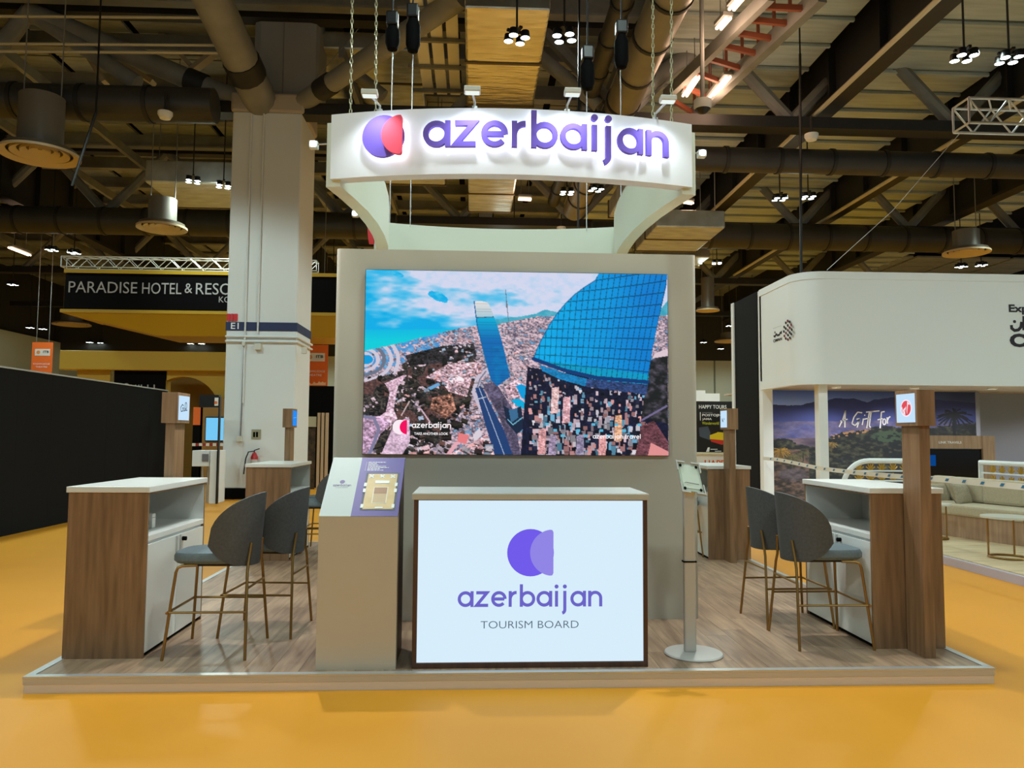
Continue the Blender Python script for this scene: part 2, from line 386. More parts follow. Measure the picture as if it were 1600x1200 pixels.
# ---- column with its braces
colm = thing('column', (-5.3, 20.2, 0), 'tall white square column with navy band beside the stand', 'column')
CX0, CX1, CY0, CY1 = -6.16, -4.43, 19.3, 20.95
box('shaft', COLW, colm, CX0, CX1, CY0, CY1, .26, 9.75, .03)
box('skirting', BLACK, colm, CX0-.02, CX1+.02, CY0-.02, CY1+.02, 0, .26)
z0, z1 = ony(400, 517, CY0).z, ony(400, 503.5, CY0).z
box('navy_band', mat('navy_paint', (24, 40, 84), .5), colm, CX0-.012, CX1+.012, CY0-.012, CY1+.012, z0, z1)
cp = plane_y(CY0-.014)
def pb(px0, px1, py0, py1, y): a = ony(px0, py1, y); b = ony(px1, py0, y); return a.x, b.x, a.z, b.z
text('lettering', 'E1', cp, *pb(361, 373.5, 504.5, 514, CY0), WHTXT, colm, .004, .01)
for x0, x1 in ((355, 360), (361, 365), (365.8, 371.5)):
    q = pb(x0, x1, 490.5, 501.5, CY0); box('fire_sign', mat('fire_red', (206, 30, 44), .5), colm, q[0], q[1], CY0-.03, CY0, q[2], q[3])
for px in (387, 406.5):
    x = ony(px, 400, CY0).x; MB().tube([(x, CY0-.03, 4.1 if px > 400 else 2.35), (x, CY0-.03, 9.7)], .022, 6).build('conduit', COLW, colm)
for py in (526.5, 534):
    z = ony(420, py, CY0).z; MB().tube([(CX0, CY0-.04, z), (CX1+.04, CY0-.04, z), (CX1+.04, CY1, z)], .028, 6).build('conduit', COLW, colm)
for (px0, px1, py0, py1) in ((379.5, 384.5, 535, 541), (399, 409, 537, 547), (371, 379, 681, 690), (472, 480, 543, 553)):
    q = pb(px0, px1, py0, py1, CY0); box('junction_box', mat('pale_plastic', (206, 206, 196), .5), colm, q[0], q[1], CY0-.1, CY0, q[2], q[3], .005)
x = ony(380, 600, CY0).x; MB().tube([(ony(382, 541, CY0).x, CY0-.02, ony(382, 541, CY0).z), (ony(376, 682, CY0).x, CY0-.02, ony(376, 682, CY0).z)], .014, 6).build('conduit', GREYTXT, colm)
q = pb(393, 408, 671, 686, CY0); box('socket_panel', mat('steel_plate', (168, 166, 140), .4, .4), colm, q[0], q[1], CY0-.02, CY0, q[2], q[3])
for px in (397.5, 402): 
    qq = pb(px-1.6, px+1.6, 675, 683, CY0); box('socket', BLACK, colm, qq[0], qq[1], CY0-.03, CY0-.02, qq[2], qq[3])
box('capital', mat('capital_steel', (172, 164, 150), .6), colm, CX0-.05, CX1+.05, CY0-.05, CY1+.05, 9.75, 10.25, .06)
box('upper_shaft', mat('column_grey_paint', (150, 152, 154), .7), colm, CX0+.35, CX1+.3, CY0+.3, CY1, 10.25, 12.8, .2)
box('joint', GREYTXT, colm, -5.02, -5.0, CY0+.285, CY0+.3, 10.3, 12.7)
nd = Vector((-5.3, 19.55, 10.15))
for nm, p0, p1, r in (('brace_tube', nd+Vector((-.8, 0, 0)), ony(45, 18, 19.5), .26), ('brace_tube', nd+Vector((-.2, -.1, -.1)), Vector((-6.2, 13.2, 12.4)), .42),
                      ('brace_tube', nd+Vector((.75, 0, -.05)), ony(722, -6, 15.4), .24), ('brace_tube', nd+Vector((.3, .5, 0)), Vector((-3.2, 25.5, 12.6)), .3),
                      ('brace_tube', nd+Vector((-.4, .5, 0)), Vector((-8.6, 25.5, 12.6)), .3)):
    MB().tube([p0, p0.lerp(p1, .5), p1], r, 14).build(nm, STEEL, colm, smooth=True)
    t = (p1-p0).normalized(); a = p0+t*.9; MB().tube([a, a+t*.5], r+.03, 14).build('collar', STEELD, colm, smooth=True)
n2 = ony(45, 18, 19.5)
for p1 in (ony(-20, 95, 19.5), ony(215, 130, 19.4), Vector((n2.x-3, 23, 12.6))):
    MB().tube([n2, p1], .2, 10).build('truss_diagonal', STEEL, ceil, smooth=True)
for a, b, r in (((972, 165), (1092, 70), .22), ((832, 78), (935, 165), .18), ((545, 108), (600, 150), .16), ((560, 45), (470, 150), .01)):
    MB().tube([ony(*a, 19.2), ony(*b, 19.2)], r, 10).build('truss_diagonal', STEEL, ceil, smooth=True)

# ---- ducts, trays, diffusers under the ceiling
def duct_round(label, p0, p1, r, material, seams=0, group=None):
    p0, p1 = Vector(p0), Vector(p1); t = thing('air_duct', p0, label, 'duct', group)
    MB().tube([p0, p1], r, 20).build('pipe', material, t, smooth=True)
    n = int((p1-p0).length/1.5)
    for i in range(1, n):
        c = p0.lerp(p1, i/n); d = (p1-p0).normalized()*.05
        MB().tube([c-d, c+d], r+.03, 20).build('band', STEELD, t, smooth=True)
    return t
a = onz(0, 152, 9.6)
duct_round('dark round duct running left from the white column top', (-30, 18.7, 9.62), (-6.4, 18.7, 9.62), .42, DUCTD)
duct_round('dark round duct running right behind the hanging sign', (-3.6, 20.6, 9.3), (34, 20.6, 9.3), .34, DUCTD)
duct_round('dark round duct crossing above the black hotel sign', (-30.9, 29.0, 9.5), (-3, 29.0, 9.5), .5, DUCTD)
duct_round('dark round duct crossing far behind the curved white fascia', (4.5, 29.2, 9.45), (34, 29.2, 9.45), .5, DUCTD)
duct_round('fat grey duct running away behind the sign, right of its middle', (3.75, 12.5, 10.15), (3.75, 28.5, 10.15), .42, mat('grey_duct', (126, 120, 104), .45, .2, noise=.15, scale=1.2))
duct_round('slim grey duct beside the fat duct behind the sign', (2.95, 13.5, 10.45), (2.95, 28.5, 10.45), .22, DUCTD)
def duct_rect(label, x0, x1, y0, y1, z0, z1, material=None, step=1.6):
    t = thing('insulated_duct', ((x0+x1)/2, y0, z0), label, 'duct')
    n = max(1, int((y1-y0)/step)); L = (y1-y0)/n
    for i in range(n):
        box('duct_section', material or FOIL, t, x0, x1, y0+i*L+.03, y0+(i+1)*L-.03, z0, z1, .05)
        box('joint_strip', mat('duct_joint', (96, 84, 62), .5, .5), t, x0-.02, x1+.02, y0+(i+1)*L-.04, y0+(i+1)*L+.04, z0-.02, z1+.02)
        for hx in (x0+.1, x1-.1): MB().tube([(hx, y0+i*L+.8, z1), (hx, y0+i*L+.8, 12.85)], .015, 5).build('hanger_rod', STEEL, t)
    return t
duct_rect('crinkled foil wrapped duct above the middle of the hanging sign', -.25, 1.45, 14.6, 19.1, 10.0, 10.7, mat('silver_foil', (230, 230, 222), .2, .8, rgb2=(196, 190, 168), scale=1.4, stretch=(1, 4, 1), bump=1.0))
duct_rect('foil wrapped duct seen below the sign, left of its middle', -.25, 1.3, 21.2, 27.5, 9.7, 10.3)
duct_rect('long golden foil duct between the column and the cable trays', -4.5, -1.6, 20.3, 26.4, 12.0, 12.5)
duct_rect('golden foil duct seen below the left part of the sign', -3.0, -1.0, 20.9, 25.2, 9.9, 10.4)
duct_rect('foil wrapped duct with rounded end left of the column', -10.1, -6.6, 23.5, 26.2, 9.25, 9.95)
duct_rect('pale foil duct right of the sign just above the screen wall', 6.05, 8.4, 25.0, 28.4, 8.6, 9.2)
duct_rect('foil wrapped duct above the right back counter', 6.8, 9.6, 30.5, 37, 8.9, 9.5)
duct_rect('foil duct seen through the right part of the sign ring', 4.7, 6.0, 22.0, 26.5, 9.3, 9.9)
for k in range(3):
    t = thing('cable_tray', (-1.2+k*.36, 14.2, 10.75), ['left', 'middle', 'right'][k]+' one of three white cable trays above the sign', 'tray', 'white cable trays')
    x0 = -1.42+k*.36
    box('tray_bottom', mat('white_tray', (214, 214, 204), .45), t, x0, x0+.27, 14.2, 20.2, 10.75, 10.78)
    for xx in (x0, x0+.25): box('tray_side', mat('white_tray', (214, 214, 204), .45), t, xx, xx+.02, 14.2, 20.2, 10.78, 10.87)
for k in range(5): MB().box(-1.7, -.2, 14.6+k*1.3, 14.68+k*1.3, 10.65, 10.73).build('tray_bracket', STEEL, ceil)
def diffuser(px, py, z, r, label, neck=True, drop=1.5):
    c = onz(px, py, z); t = thing('air_diffuser', c, label, 'diffuser')
    PALE = mat('pale_diffuser', (196, 178, 142), .5)
    for k, (ra, rb, dz) in enumerate(((1, .8, 0), (.72, .55, .05), (.48, .33, .08), (.26, .02, .1))):
        MB().lathe([(r*ra, .06+dz), (r*ra, dz), (r*rb, .03+dz+.04), (r*rb, .1+dz)], c, 40).build('cone_ring', PALE, t, smooth=True)
    MB().lathe([(.01, .16), (r*.9, .16), (r*.9, .08)], c, 32).build('plate', mat('diffuser_throat', (90, 80, 62), .6), t, smooth=True)
    for k in (-1, 1): MB().tube([c+Vector((k*r*.5, 0, .1)), c+Vector((k*r*.5, 0, 12.8-z))], .015, 5).build('hanger_rod', STEEL, t)
    if neck: MB().lathe([(r*.56, .16), (r*.56, drop), (.01, drop)], c, 32).build('neck', mat('grey_neck', (120, 116, 106), .4, .3), t, smooth=True)
diffuser(62, 244, 8.0, .85, 'large round ceiling diffuser on a fat neck at the far left', True, 1.4)
diffuser(253, 358, 7.6, .7, 'round ceiling diffuser between the column and hotel sign', True, .9)
diffuser(1510, 396, 8.0, .75, 'round ceiling diffuser above the curved white fascia', True, .8)
diffuser(1106, 486, 7.6, .55, 'round ceiling diffuser right of the screen wall', True, 1.6)
diffuser(112, 508, 8.0, 1.05, 'distant round diffuser left under the hotel sign', True, .6)
diffuser(1140, 534, 8.0, 1.0, 'distant round diffuser beside the tall black panel', True, .6)
diffuser(497, 517, 7.6, .9, 'distant round diffuser between column and screen wall', True, .6)
# detectors under the beams
for px, py, lab in ((258, 183, 'small white sensor under the duct left of column'), (75, 172, 'small white sensor above the large left diffuser'),
                    (1268, 217, 'small white sensor under the beam above the curved fascia'), (877, 360, 'small white sensor seen through the sign ring'),
                    (1097, 366, 'small white sensor right of the sign ring')):
    c = onz(px, py, 9.1); t = thing('ceiling_sensor', c, lab, 'sensor', 'white sensors under the beams')
    MB().lathe([(.01, -.05), (.12, -.04), (.17, .05), (.17, .12), (.01, .12)], c, 16).build('housing', WHITE, t, smooth=True)
    MB().tube([c+Vector((0, 0, .1)), c+Vector((0, 0, .6))], .03, 6).build('stem', STEELD, t)
# fluorescent tubes on the lit service walkway and elsewhere
cw = thing('service_walkway', onz(1150, 120, 10.5), 'red lit steel service walkway under the roof right of sign', 'walkway')
def wk(px, py, z=10.5): return onz(px, py, z)
for (a, b, wd, hg) in (((1285, -10), (1085, 178), .2, .35), ((1205, -10), (1040, 150), .15, .3)):
    MB().bar(wk(*a), wk(*b), wd, hg).build('side_beam', STEEL, cw)
for k in range(9):
    f_ = k/8; MB().bar(wk(1285-200*f_, -10+188*f_), wk(1205-165*f_, -10+160*f_), .08, .12).build('rung', mat('red_lit_steel', (140, 74, 52), .6), cw)  # red light on the walkway is put into this steel colour
    MB().tube([wk(1285-200*f_, -10+188*f_), wk(1285-200*f_, -10+188*f_)+Vector((0, 0, 1.1))], .04, 6).build('rail_post', mat('red_lit_steel', (140, 74, 52), .6), cw)
MB().bar(wk(1285, -10)+Vector((0, 0, 1.1)), wk(1085, 178)+Vector((0, 0, 1.1)), .05, .05).build('handrail', mat('red_lit_steel', (140, 74, 52), .6), cw)
def batten(px0, py0, px1, py1, z, label):
    a, b = onz(px0, py0, z), onz(px1, py1, z); t = thing('fluorescent_batten', (a+b)/2, label, 'lamp', 'fluorescent battens under the roof')
    MB().bar(a+Vector((0, 0, .1)), b+Vector((0, 0, .1)), .22, .08).build('housing', STEEL, t)
    for f_ in (.2, .8): q_ = a.lerp(b, f_); MB().tube([q_+Vector((0, 0, .1)), (q_.x, q_.y, 13.12)], .012, 5).build('hanger_rod', STEEL, t)
    e = (b-a).normalized().cross(Vector((0, 0, 1)))*.05
    for s_ in (-1, 1): MB().tube([a+e*s_, b+e*s_], .035, 8).build('tube', TUBEL, t)
    L = bpy.data.lights.new('batten_light', 'POINT'); L.energy = 45; L.color = (1, .62, .4); L.shadow_soft_size = .3
    lo = bpy.data.objects.new('batten_light', L); COL.objects.link(lo); lo.location = (a+b)/2-Vector((0, 0, .25))
batten(1104, 162, 1138, 120, 10.4, 'warm fluorescent batten right of the sign, lowest on walkway')
batten(1070, 150, 1090, 120, 10.4, 'warm fluorescent batten close to the right end of the sign')
batten(1123, 45, 1138, 28, 10.4, 'warm fluorescent batten in the middle of the walkway')
batten(1143, 15, 1160, -5, 10.4, 'warm fluorescent batten at the top of the walkway')
batten(15, 387, 46, 399, 9.2, 'warm fluorescent batten far left above the black partition')
batten(810, 311, 830, 312, 9.6, 'warm fluorescent batten seen through the sign ring')
batten(1070, 316, 1082, 318, 9.6, 'warm fluorescent batten just right of the sign ring')

# ---- hall lamps: four LED heads on a rod, in pairs on a regular grid
lp = None
ROWS = {5.0: 'the row above the stand front', 14.0: 'the nearest row in view', 23.0: 'the second row back', 32.0: 'the third row back', 41.0: 'the fourth row back', 50.0: 'the fifth row back'}
COLS = {-16.9: 'far left', -8.0: 'left', 1.2: 'middle', 9.9: 'right', 19.0: 'far right'}
def lamp_proto():
    t = thing('hall_lamp', (0, 0, 0))
    for i, j in ((-1, -1), (1, -1), (1, 1), (-1, 1)):
        c = (i*.12, j*.12, 0)
        MB().lathe([(.01, .14), (.075, .12), (.09, 0), (.085, -.01)], c, 12).build('lamp_head', BLACKM, t, smooth=True)
        MB().lathe([(.085, -.008), (.01, -.012)], c, 12).build('lens', LAMP, t)
    MB().box(-.2, .2, -.03, .03, .12, .16).box(-.03, .03, -.2, .2, .12, .16).build('bracket', BLACKM, t)
    MB().tube([(0, 0, .14), (0, 0, 4.0)], .02, 6).build('rod', STEELD, t)
    return t
lp = lamp_proto(); first = True
EXTRA = ((20, 445, 9.0, 'lone far lamp at the left edge above the black partition'), (47, 512, 8.3, 'left one of two tiny far lamps above the orange banner'), (67, 514, 8.3, 'right one of two tiny far lamps above the orange banner'), (140, 535, 8.2, 'left one of two tiny lamps above the left end of the ochre fascia'), (158, 536, 8.2, 'right one of two tiny lamps above the left end of the ochre fascia'), (298, 537, 8.2, 'left one of two tiny lamps above the ochre fascia near the column'), (315, 537, 8.2, 'right one of two tiny lamps above the ochre fascia near the column'), (500, 456, 9.0, 'single far lamp between column and screen wall'), (1140, 509, 8.6, 'upper of three tiny far lamps right of the screen wall'), (1099, 535, 8.2, 'middle of three tiny far lamps right of the screen wall'), (1126, 545, 8.0, 'lowest of three tiny far lamps right of the screen wall'))
for ex_ in EXTRA:
    o = lp if first else dup(lp); first = False
    o.location = onz(*ex_[:3]); o.scale[2] = (13.1-ex_[2])/4.0; setp(o, ex_[3], 'lamp', 'four-head hall lamps under the roof')
for yy, rn in ROWS.items():
    for xx, cn in COLS.items():
        if yy == 23.0 and xx == 1.2: xx = 3.25
        if yy == 32.0 and xx == 19.0: xx = 21.6
        for s_, sn in ((-.45, 'left'), (.45, 'right')):
            if (yy == 5.0 and xx in (-16.9, 19.0)) or (yy == 14.0 and xx < 0): continue
            o = lp if first else dup(lp); first = False
            z = 9.05+random.uniform(-.1, .1); o.location = (xx+s_, yy, z); o.rotation_euler[2] = random.uniform(-.4, .4)
            setp(o, f'four-head hall lamp, {sn} one of the {cn} pair in {rn}', 'lamp', 'four-head hall lamps under the roof')
        L = bpy.data.lights.new('hall_lamp_light', 'SPOT'); L.energy = HALL_LAMP_W*2; L.spot_size = math.radians(156); L.spot_blend = .28
        L.color = (.81, 1, .95); L.shadow_soft_size = .35
        lo = bpy.data.objects.new('hall_lamp_light', L); COL.objects.link(lo); lo.location = (xx, yy, 8.9)
        if yy < 40:                                           # weak fill light added below the lamps to brighten the ceiling
            L = bpy.data.lights.new('ceiling_fill_light', 'POINT'); L.energy = HALL_LAMP_W*.05; L.color = (.81, 1, .95); L.shadow_soft_size = .4
            lo = bpy.data.objects.new('ceiling_fill_light', L); COL.objects.link(lo); lo.location = (xx, yy, 8.75)
for xx in (-8.0, 1.2, 9.9):                                   # the row behind the visitor goes on as the others do
    L = bpy.data.lights.new('hall_lamp_light', 'SPOT'); L.energy = HALL_LAMP_W*2; L.spot_size = math.radians(156); L.spot_blend = .28
    L.color = (.81, 1, .95); L.shadow_soft_size = .35
    lo = bpy.data.objects.new('hall_lamp_light', L); COL.objects.link(lo); lo.location = (xx, -4, 8.9)

# ---- aluminium trusses
def truss(p0, p1, hgt, label, n):
    p0, p1 = Vector(p0), Vector(p1); t = thing('lighting_truss', p0, label, 'truss'); d = p1-p0
    e = d.normalized().cross(Vector((0, 0, 1))).normalized()*hgt; u = Vector((0, 0, hgt)); r = hgt*.06
    C4 = [Vector(), e, e+u, u]
    for c in C4: MB().tube([p0+c, p1+c], r, 8).build('chord', ALU, t, smooth=True)
    for i in range(n):
        a, b = d*(i/n), d*((i+1)/n)
        for c, g in ((C4[0], C4[3]), (C4[1], C4[2])):
            MB().tube([p0+a+(c if i % 2 else g), p0+b+(g if i % 2 else c)], r*.6, 6).build('lattice_bar', ALU, t)
        MB().tube([p0+a+C4[2], p0+b+C4[3]], r*.6, 6).build('lattice_bar', ALU, t)
    for c in (Vector(), d):
        for i in range(4): MB().tube([p0+c+C4[i], p0+c+C4[(i+1) % 4]], r*.7, 6).build('end_frame', ALU, t)
    return t
a = ony(1490, 207, 13.0)
truss(a, a+Vector((5, 0, 0)), .44, 'white aluminium lighting truss hanging at the upper right', 14)
a = ony(104, 420, 24.6)
truss(a, (-5.0, 24.6, a.z), .33, 'aluminium truss on top of the black hotel sign', 24)

# ================================================================== things left and behind
bw = thing('partition_wall', (-7.3, 12.3, 0), 'long low black partition wall at the left', 'partition')
for k in range(13): box('wall_panel', BLKPANEL, bw, -7.36, -7.26, 5.62+k, 6.618+k, 0, 2.6)
box('top_cap', mat('grey_cap', (168, 176, 176), .5), bw, -7.38, -7.24, 5.6, 18.62, 2.6, 2.625)

# hanging black sign of the hotel stand
SY = 24.0
hs = thing('hanging_sign', ony(230, 455, SY), 'black hanging sign with grey capitals and ochre trim', 'sign')
q0 = ony(98, 483, SY); q1 = ony(98, 426, SY); XL, XR = q0.x, -4.2
box('sign_body', BLACK, hs, XL+.04, XR, SY, SY+2.6, q0.z, q1.z)
box('trim', GOLD, hs, XL, XR, SY-.03, SY+2.64, q1.z, q1.z+.11); box('trim', GOLD, hs, XL-.06, XR, SY-.05, SY+2.66, q0.z-.1, q0.z)
zb = ony(238, 522, SY).z; xb = ony(238, 522, SY).x; zt = q0.z-.1
MB().add([(XL, SY, zt), (XR, SY, zt), (XR, SY+2.6, zt), (XL, SY+2.6, zt), (xb, SY+.35, zb), (XR, SY+.35, zb), (XR, SY+2.2, zb), (xb, SY+2.2, zb)],
         [(0, 1, 5, 4), (1, 2, 6, 5), (2, 3, 7, 6), (3, 0, 4, 7), (4, 5, 6, 7), (3, 2, 1, 0)]).build('soffit', GOLD, hs)
sp = plane_y(SY-.006)
q = pb(107, 215, 441, 457, SY); text('lettering', 'PARADISE', sp, q[0], q[1], q[2], q[3], mat('silver_lettering', (176, 176, 178), .5), hs)
q = pb(222, 284, 442.5, 459, SY); text('lettering', 'HOTEL', sp, q[0], q[1], q[2], q[3], MATS['silver_lettering'], hs)
q = pb(288.5, 301, 443, 458, SY); text('lettering', '&', sp, q[0], q[1], q[2], q[3], MATS['silver_lettering'], hs)
q = pb(306, 392, 443.5, 460, SY); text('lettering', 'RESORT', sp, q[0], q[1], q[2], q[3], MATS['silver_lettering'], hs)
q = pb(342, 384, 464, 472.5, SY); text('lettering', 'KOREA', sp, q[0], q[1], q[2], q[3], MATS['silver_lettering'], hs)
# ochre stand underneath
YB = 24.6
ys = thing('exhibition_stand', (-10, YB, 0), 'ochre yellow exhibition stand with arch behind the black partition', 'stand')
q = pb(92, 440, 551, 577, YB); box('fascia', GOLD, ys, q[0], -6.0, YB, YB+.4, q[2], q[3], .02)
q2 = pb(118, 175, 577, 700, YB+.4); box('wall_panel', GOLD, ys, q2[0], q2[1], YB+.3, YB+.5, 0, q[2])
q2 = pb(175, 260, 577, 700, YB+.3); box('sign_panel', BLACK, ys, q2[0], q2[1], YB+.25, YB+.5, 0, q[2])
mb = MB(); CP_ = plane_y(YB+.24)                             # only the tops of the letters rise above the partition
def yb2(px, py): v_ = ony(px, py, YB+.24); return (v_.x, v_.z)
mb.stroke([yb2(*p) for p in arc(197.5, 604, 4, 40, 320, 14)], .05, CP_, .001, .005)
for px in (205, 212, 217, 221, 231, 241): mb.stroke([yb2(px, 601), yb2(px, 612)], .035, CP_, .001, .005)
mb.build('lettering', MATS['silver_lettering'], ys)
xa, xb_ = ony(260, 600, YB+.3).x, -6.0
ca = ony(285, 640, YB+.3); R0 = 1.15
pts = [(xa, q[2]), (xa, 1.0), (ca.x-R0, 1.0)]+[(ca.x+R0*math.cos(math.radians(180-9*i)), ca.z-.1+R0*math.sin(math.radians(180-9*i))) for i in range(21)]+[(ca.x+R0, 0), (xb_, 0), (xb_, q[2])]
MB().prism(pts, lambda u, v, d: (u, YB+.3+d, v), 0, .35).build('arch_wall', GOLD, ys)
box('back_wall', mat('deep_ochre', (128, 96, 20), .6), ys, -12.0, -5.8, YB+2.4, YB+2.5, 0, 3.6)
box('back_panel', mat('brown_ochre', (150, 112, 50), .5), ys, ony(315, 650, YB+.2).x, -6.0, YB+.1, YB+.2, 0, 2.75)
box('orange_panel', ORANGE, ys, ony(300, 650, YB).x, ony(315, 650, YB).x, YB+.1, YB+.2, ony(300, 664, YB).z, ony(300, 636, YB).z)
box('black_panel', BLACK, ys, ony(300, 650, YB).x, ony(315, 650, YB).x, YB+.1, YB+.2, 0, ony(300, 664, YB).z)
q = pb(321, 352, 653, 688, YB)
sc_ = thing('wall_screen', (q[0], YB, q[2]), 'glowing pale blue wall screen left of the column', 'screen')
box('bezel', BLACK, sc_, q[0]-.03, q[1]+.03, YB+.03, YB+.09, q[2]-.03, q[3]+.03)
box('display', emat('blue_screen', (120, 205, 250), .95), sc_, q[0], q[1], YB, YB+.03, q[2], q[3])
tp = thing('barrier_tape', ony(320, 694, YB-1), 'red and white barrier tape left of the column', 'tape')
for k in range(9):
    q = pb(300+k*5.4, 305.4+k*5.4, 692.5, 697, YB-1); box('tape_segment', mat('tape_red', (150, 40, 30), .5) if k % 2 else WHITE, tp, q[0], q[1], YB-1, YB-.99, q[2], q[3])
KY = 18.0
kp = thing('portal_frame', ony(341, 790, KY), 'thin black portal frame with logo tile left of column', 'frame')
q = pb(311, 342, 617, 635, KY); box('beam', BLACKM, kp, q[0], q[1], KY, KY+.15, q[2]-.02, q[3])
q = pb(338.5, 342, 620, 790, KY); box('post', BLACKM, kp, q[0], q[1], KY, KY+.1, 0, q[3])
q = pb(335.5, 341.5, 621.5, 634, KY); box('logo_tile', WHITE, kp, q[0], q[1], KY-.02, KY, q[2], q[3])
mid = ((q[0]+q[1])/2, (q[2]+q[3])/2)
MB().flat(disc(mid[0]-.01, mid[1]-.02, .035, 14), plane_y(KY-.024)).build('logo', ORANGE, kp)
kc = thing('reception_desk', ony(320, 790, KY), 'white kiosk desk with dark slot left of the column', 'desk')
q = pb(324.5, 338, 704, 795, KY); box('body', MATTW, kc, q[0], q[1], KY+.05, KY+.7, 0, q[3], .01)
q = pb(297, 325, 704, 729, KY); box('desk_box', MATTW, kc, q[0], q[1], KY+.1, KY+.6, q[2], q[3], .01)
q = pb(313.5, 323.5, 709.5, 721, KY); box('slot', GREYTXT, kc, q[0], q[1], KY+.08, KY+.1, q[2], q[3])
for px in (309, 318): x = ony(px, 740, KY).x; MB().tube([(x, KY+.3, 0), (x, KY+.3, .85)], .03, 8).build('leg', ALU, kc)

# orange hanging banners
def banner(px0, px1, py0, py1, y, label):
    q = pb(px0, px1, py0, py1, y); t = thing('hanging_banner', ((q[0]+q[1])/2, y, q[2]), label, 'banner', 'orange hanging banners')
    wd, hg = q[1]-q[0], q[3]-q[2]; P = plane_y(y-.012)
    box('cloth', ORANGE, t, q[0], q[1], y, y+.02, q[2], q[3])
    box('logo_tile', WHITE, t, q[0]+.15*wd, q[1]-.12*wd, y-.01, y, q[3]-.4*hg, q[3]-.2*hg)
    MB().flat(disc(q[0]+.32*wd, q[3]-.3*hg, .09*wd, 16), P, .004).build('logo', mat('logo_orange', (222, 150, 90), .5), t)
    text('lettering', 'ITB', P, q[0]+.55*wd, q[0]+.82*wd, q[3]-.32*hg, q[3]-.25*hg, DKTXT, t, .004, .02)
    text('lettering', 'KNOWLEDGE', P, q[0]+.1*wd, q[0]+.9*wd, q[2]+.33*hg, q[2]+.38*hg, WHTXT, t, .004)
    text('lettering', 'THEATRE', P, q[0]+.22*wd, q[0]+.78*wd, q[2]+.24*hg, q[2]+.29*hg, WHTXT, t, .004)
    rs = random.Random(3); n = 14
    sk = [(q[0]+wd*.06+i*wd*.88/n, q[2]+hg*.03+hg*.02+rs.random()*hg*.07) for i in range(n+1)]
    MB().flat([(q[0]+wd*.06, q[2]+hg*.02)]+sk+[(q[1]-wd*.06, q[2]+hg*.02)], P, .003).build('skyline_print', mat('peach_print', (246, 200, 160), .6), t)
    for px in (.2, .8): MB().tube([(q[0]+px*wd, y, q[3]), (q[0]+px*wd, y, 12.85)], .012, 5).build('wire', STEEL, t)
banner(48, 83, 535, 587, 34, 'orange banner hanging above the black partition')
banner(470, 513, 539, 603, 28, 'orange banner hanging between column and screen wall')
# stand seen between column and screen wall
rs_ = thing('display_stand', ony(500, 720, 23), 'dark display stand with beige upright panels behind the stools', 'stand')
q = pb(484, 560, 603, 722, 23.4); box('back_wall', BLACK, rs_, q[0]-2, q[1], 23.4, 23.6, 0, ony(484, 603, 23.4).z)
for k in range(3):
    q = pb(494.5+k*6.3, 500.4+k*6.3, 645, 724, 22.6); box('upright_panel', mat('pinkish_beige', (196, 172, 142), .6), rs_, q[0], q[1], 22.6, 22.7, 0, q[3])
q = pb(480, 494, 651, 667, 22.7); box('notice', mat('cream_notice', (196, 192, 164), .6), rs_, q[0], q[1], 22.7, 22.75, q[2], q[3])
q = pb(480, 493, 668, 722, 22.8); box('plant_print', mat('foliage_print', (92, 74, 52), .7, rgb2=(36, 34, 28), scale=9), rs_, q[0], q[1], 22.78, 22.85, 0, q[3])

# poster and counter of the tour stand
TY = 20.0
ps = thing('poster_wall', ony(1120, 728, TY), 'black poster wall with white and yellow print and small train', 'poster')
q = pb(1089, 1160, 627.5, 712, TY); box('board', mat('black_poster', (20, 20, 22), .4), ps, q[0], q[1]+.2, TY, TY+.08, .9, q[3])
P = plane_y(TY-.004)
def quad(pts, M, name, par, y, d=.004):
    MB().flat([(ony(a, b, y).x, ony(a, b, y).z) for a, b in pts], plane_y(y), d).build(name, M, par)
def ptext(body, px0, px1, py0, py1, M, bold=.0, par=ps, y=TY, PP=None):
    q = pb(px0, px1, py0, py1, y); return text('lettering', body, PP or P, q[0], q[1], q[2], q[3], M, par, .004, bold)
ptext('HAPPY TOURS', 1092, 1135, 633, 638.5, WHTXT, .015); ptext('POSTOJNSKA', 1097, 1140, 647, 651.5, WHTXT, .02); ptext('JAMA', 1097, 1112, 653, 657.3, WHTXT, .02)
ptext('Wonderworld', 1097, 1123, 659, 663.5, mat('lime_print', (196, 200, 40), .5), .01); quad([(1097, 644.2), (1113, 644.2), (1113, 645.2), (1097, 645.2)], GREYTXT, 'fine_print', ps, TY)
q = pb(1093.8, 1094.6, 644, 657, TY); MB().box(q[0], q[1], TY-.004, TY, q[2], q[3]).build('rule', WHTXT, ps)
quad([(1092, 668), (1106, 666), (1110, 676), (1110, 688), (1093, 682)], mat('grey_blue_print', (70, 78, 92), .5), 'train_print', ps, TY)
quad([(1109, 680), (1120, 676), (1121, 675), (1131, 676), (1132, 689), (1109, 686)], mat('train_yellow', (226, 190, 20), .5), 'train_print', ps, TY, .005)
quad([(1110, 686), (1132, 688), (1132, 693), (1128, 695), (1111, 690)], mat('train_red', (200, 44, 30), .5), 'train_print', ps, TY, .006)
quad([(1103, 706), (1106, 699), (1109, 699), (1108, 706)], WHTXT, 'emblem', ps, TY)
quad([(1110, 701.5), (1121, 701.5), (1121, 702.5), (1110, 702.5)], WHTXT, 'fine_print', ps, TY); quad([(1117, 704.5), (1127, 704.5), (1127, 705.5), (1117, 705.5)], WHTXT, 'fine_print', ps, TY)
tc_ = thing('reception_desk', ony(1120, 740, TY-.8), 'white desk with orange capitals under the black poster', 'desk')
q = pb(1089, 1160, 711, 790, TY-.8); box('body', MATTW, tc_, q[0]-.1, q[1], TY-.8, TY-.2, 0, q[3], .01)
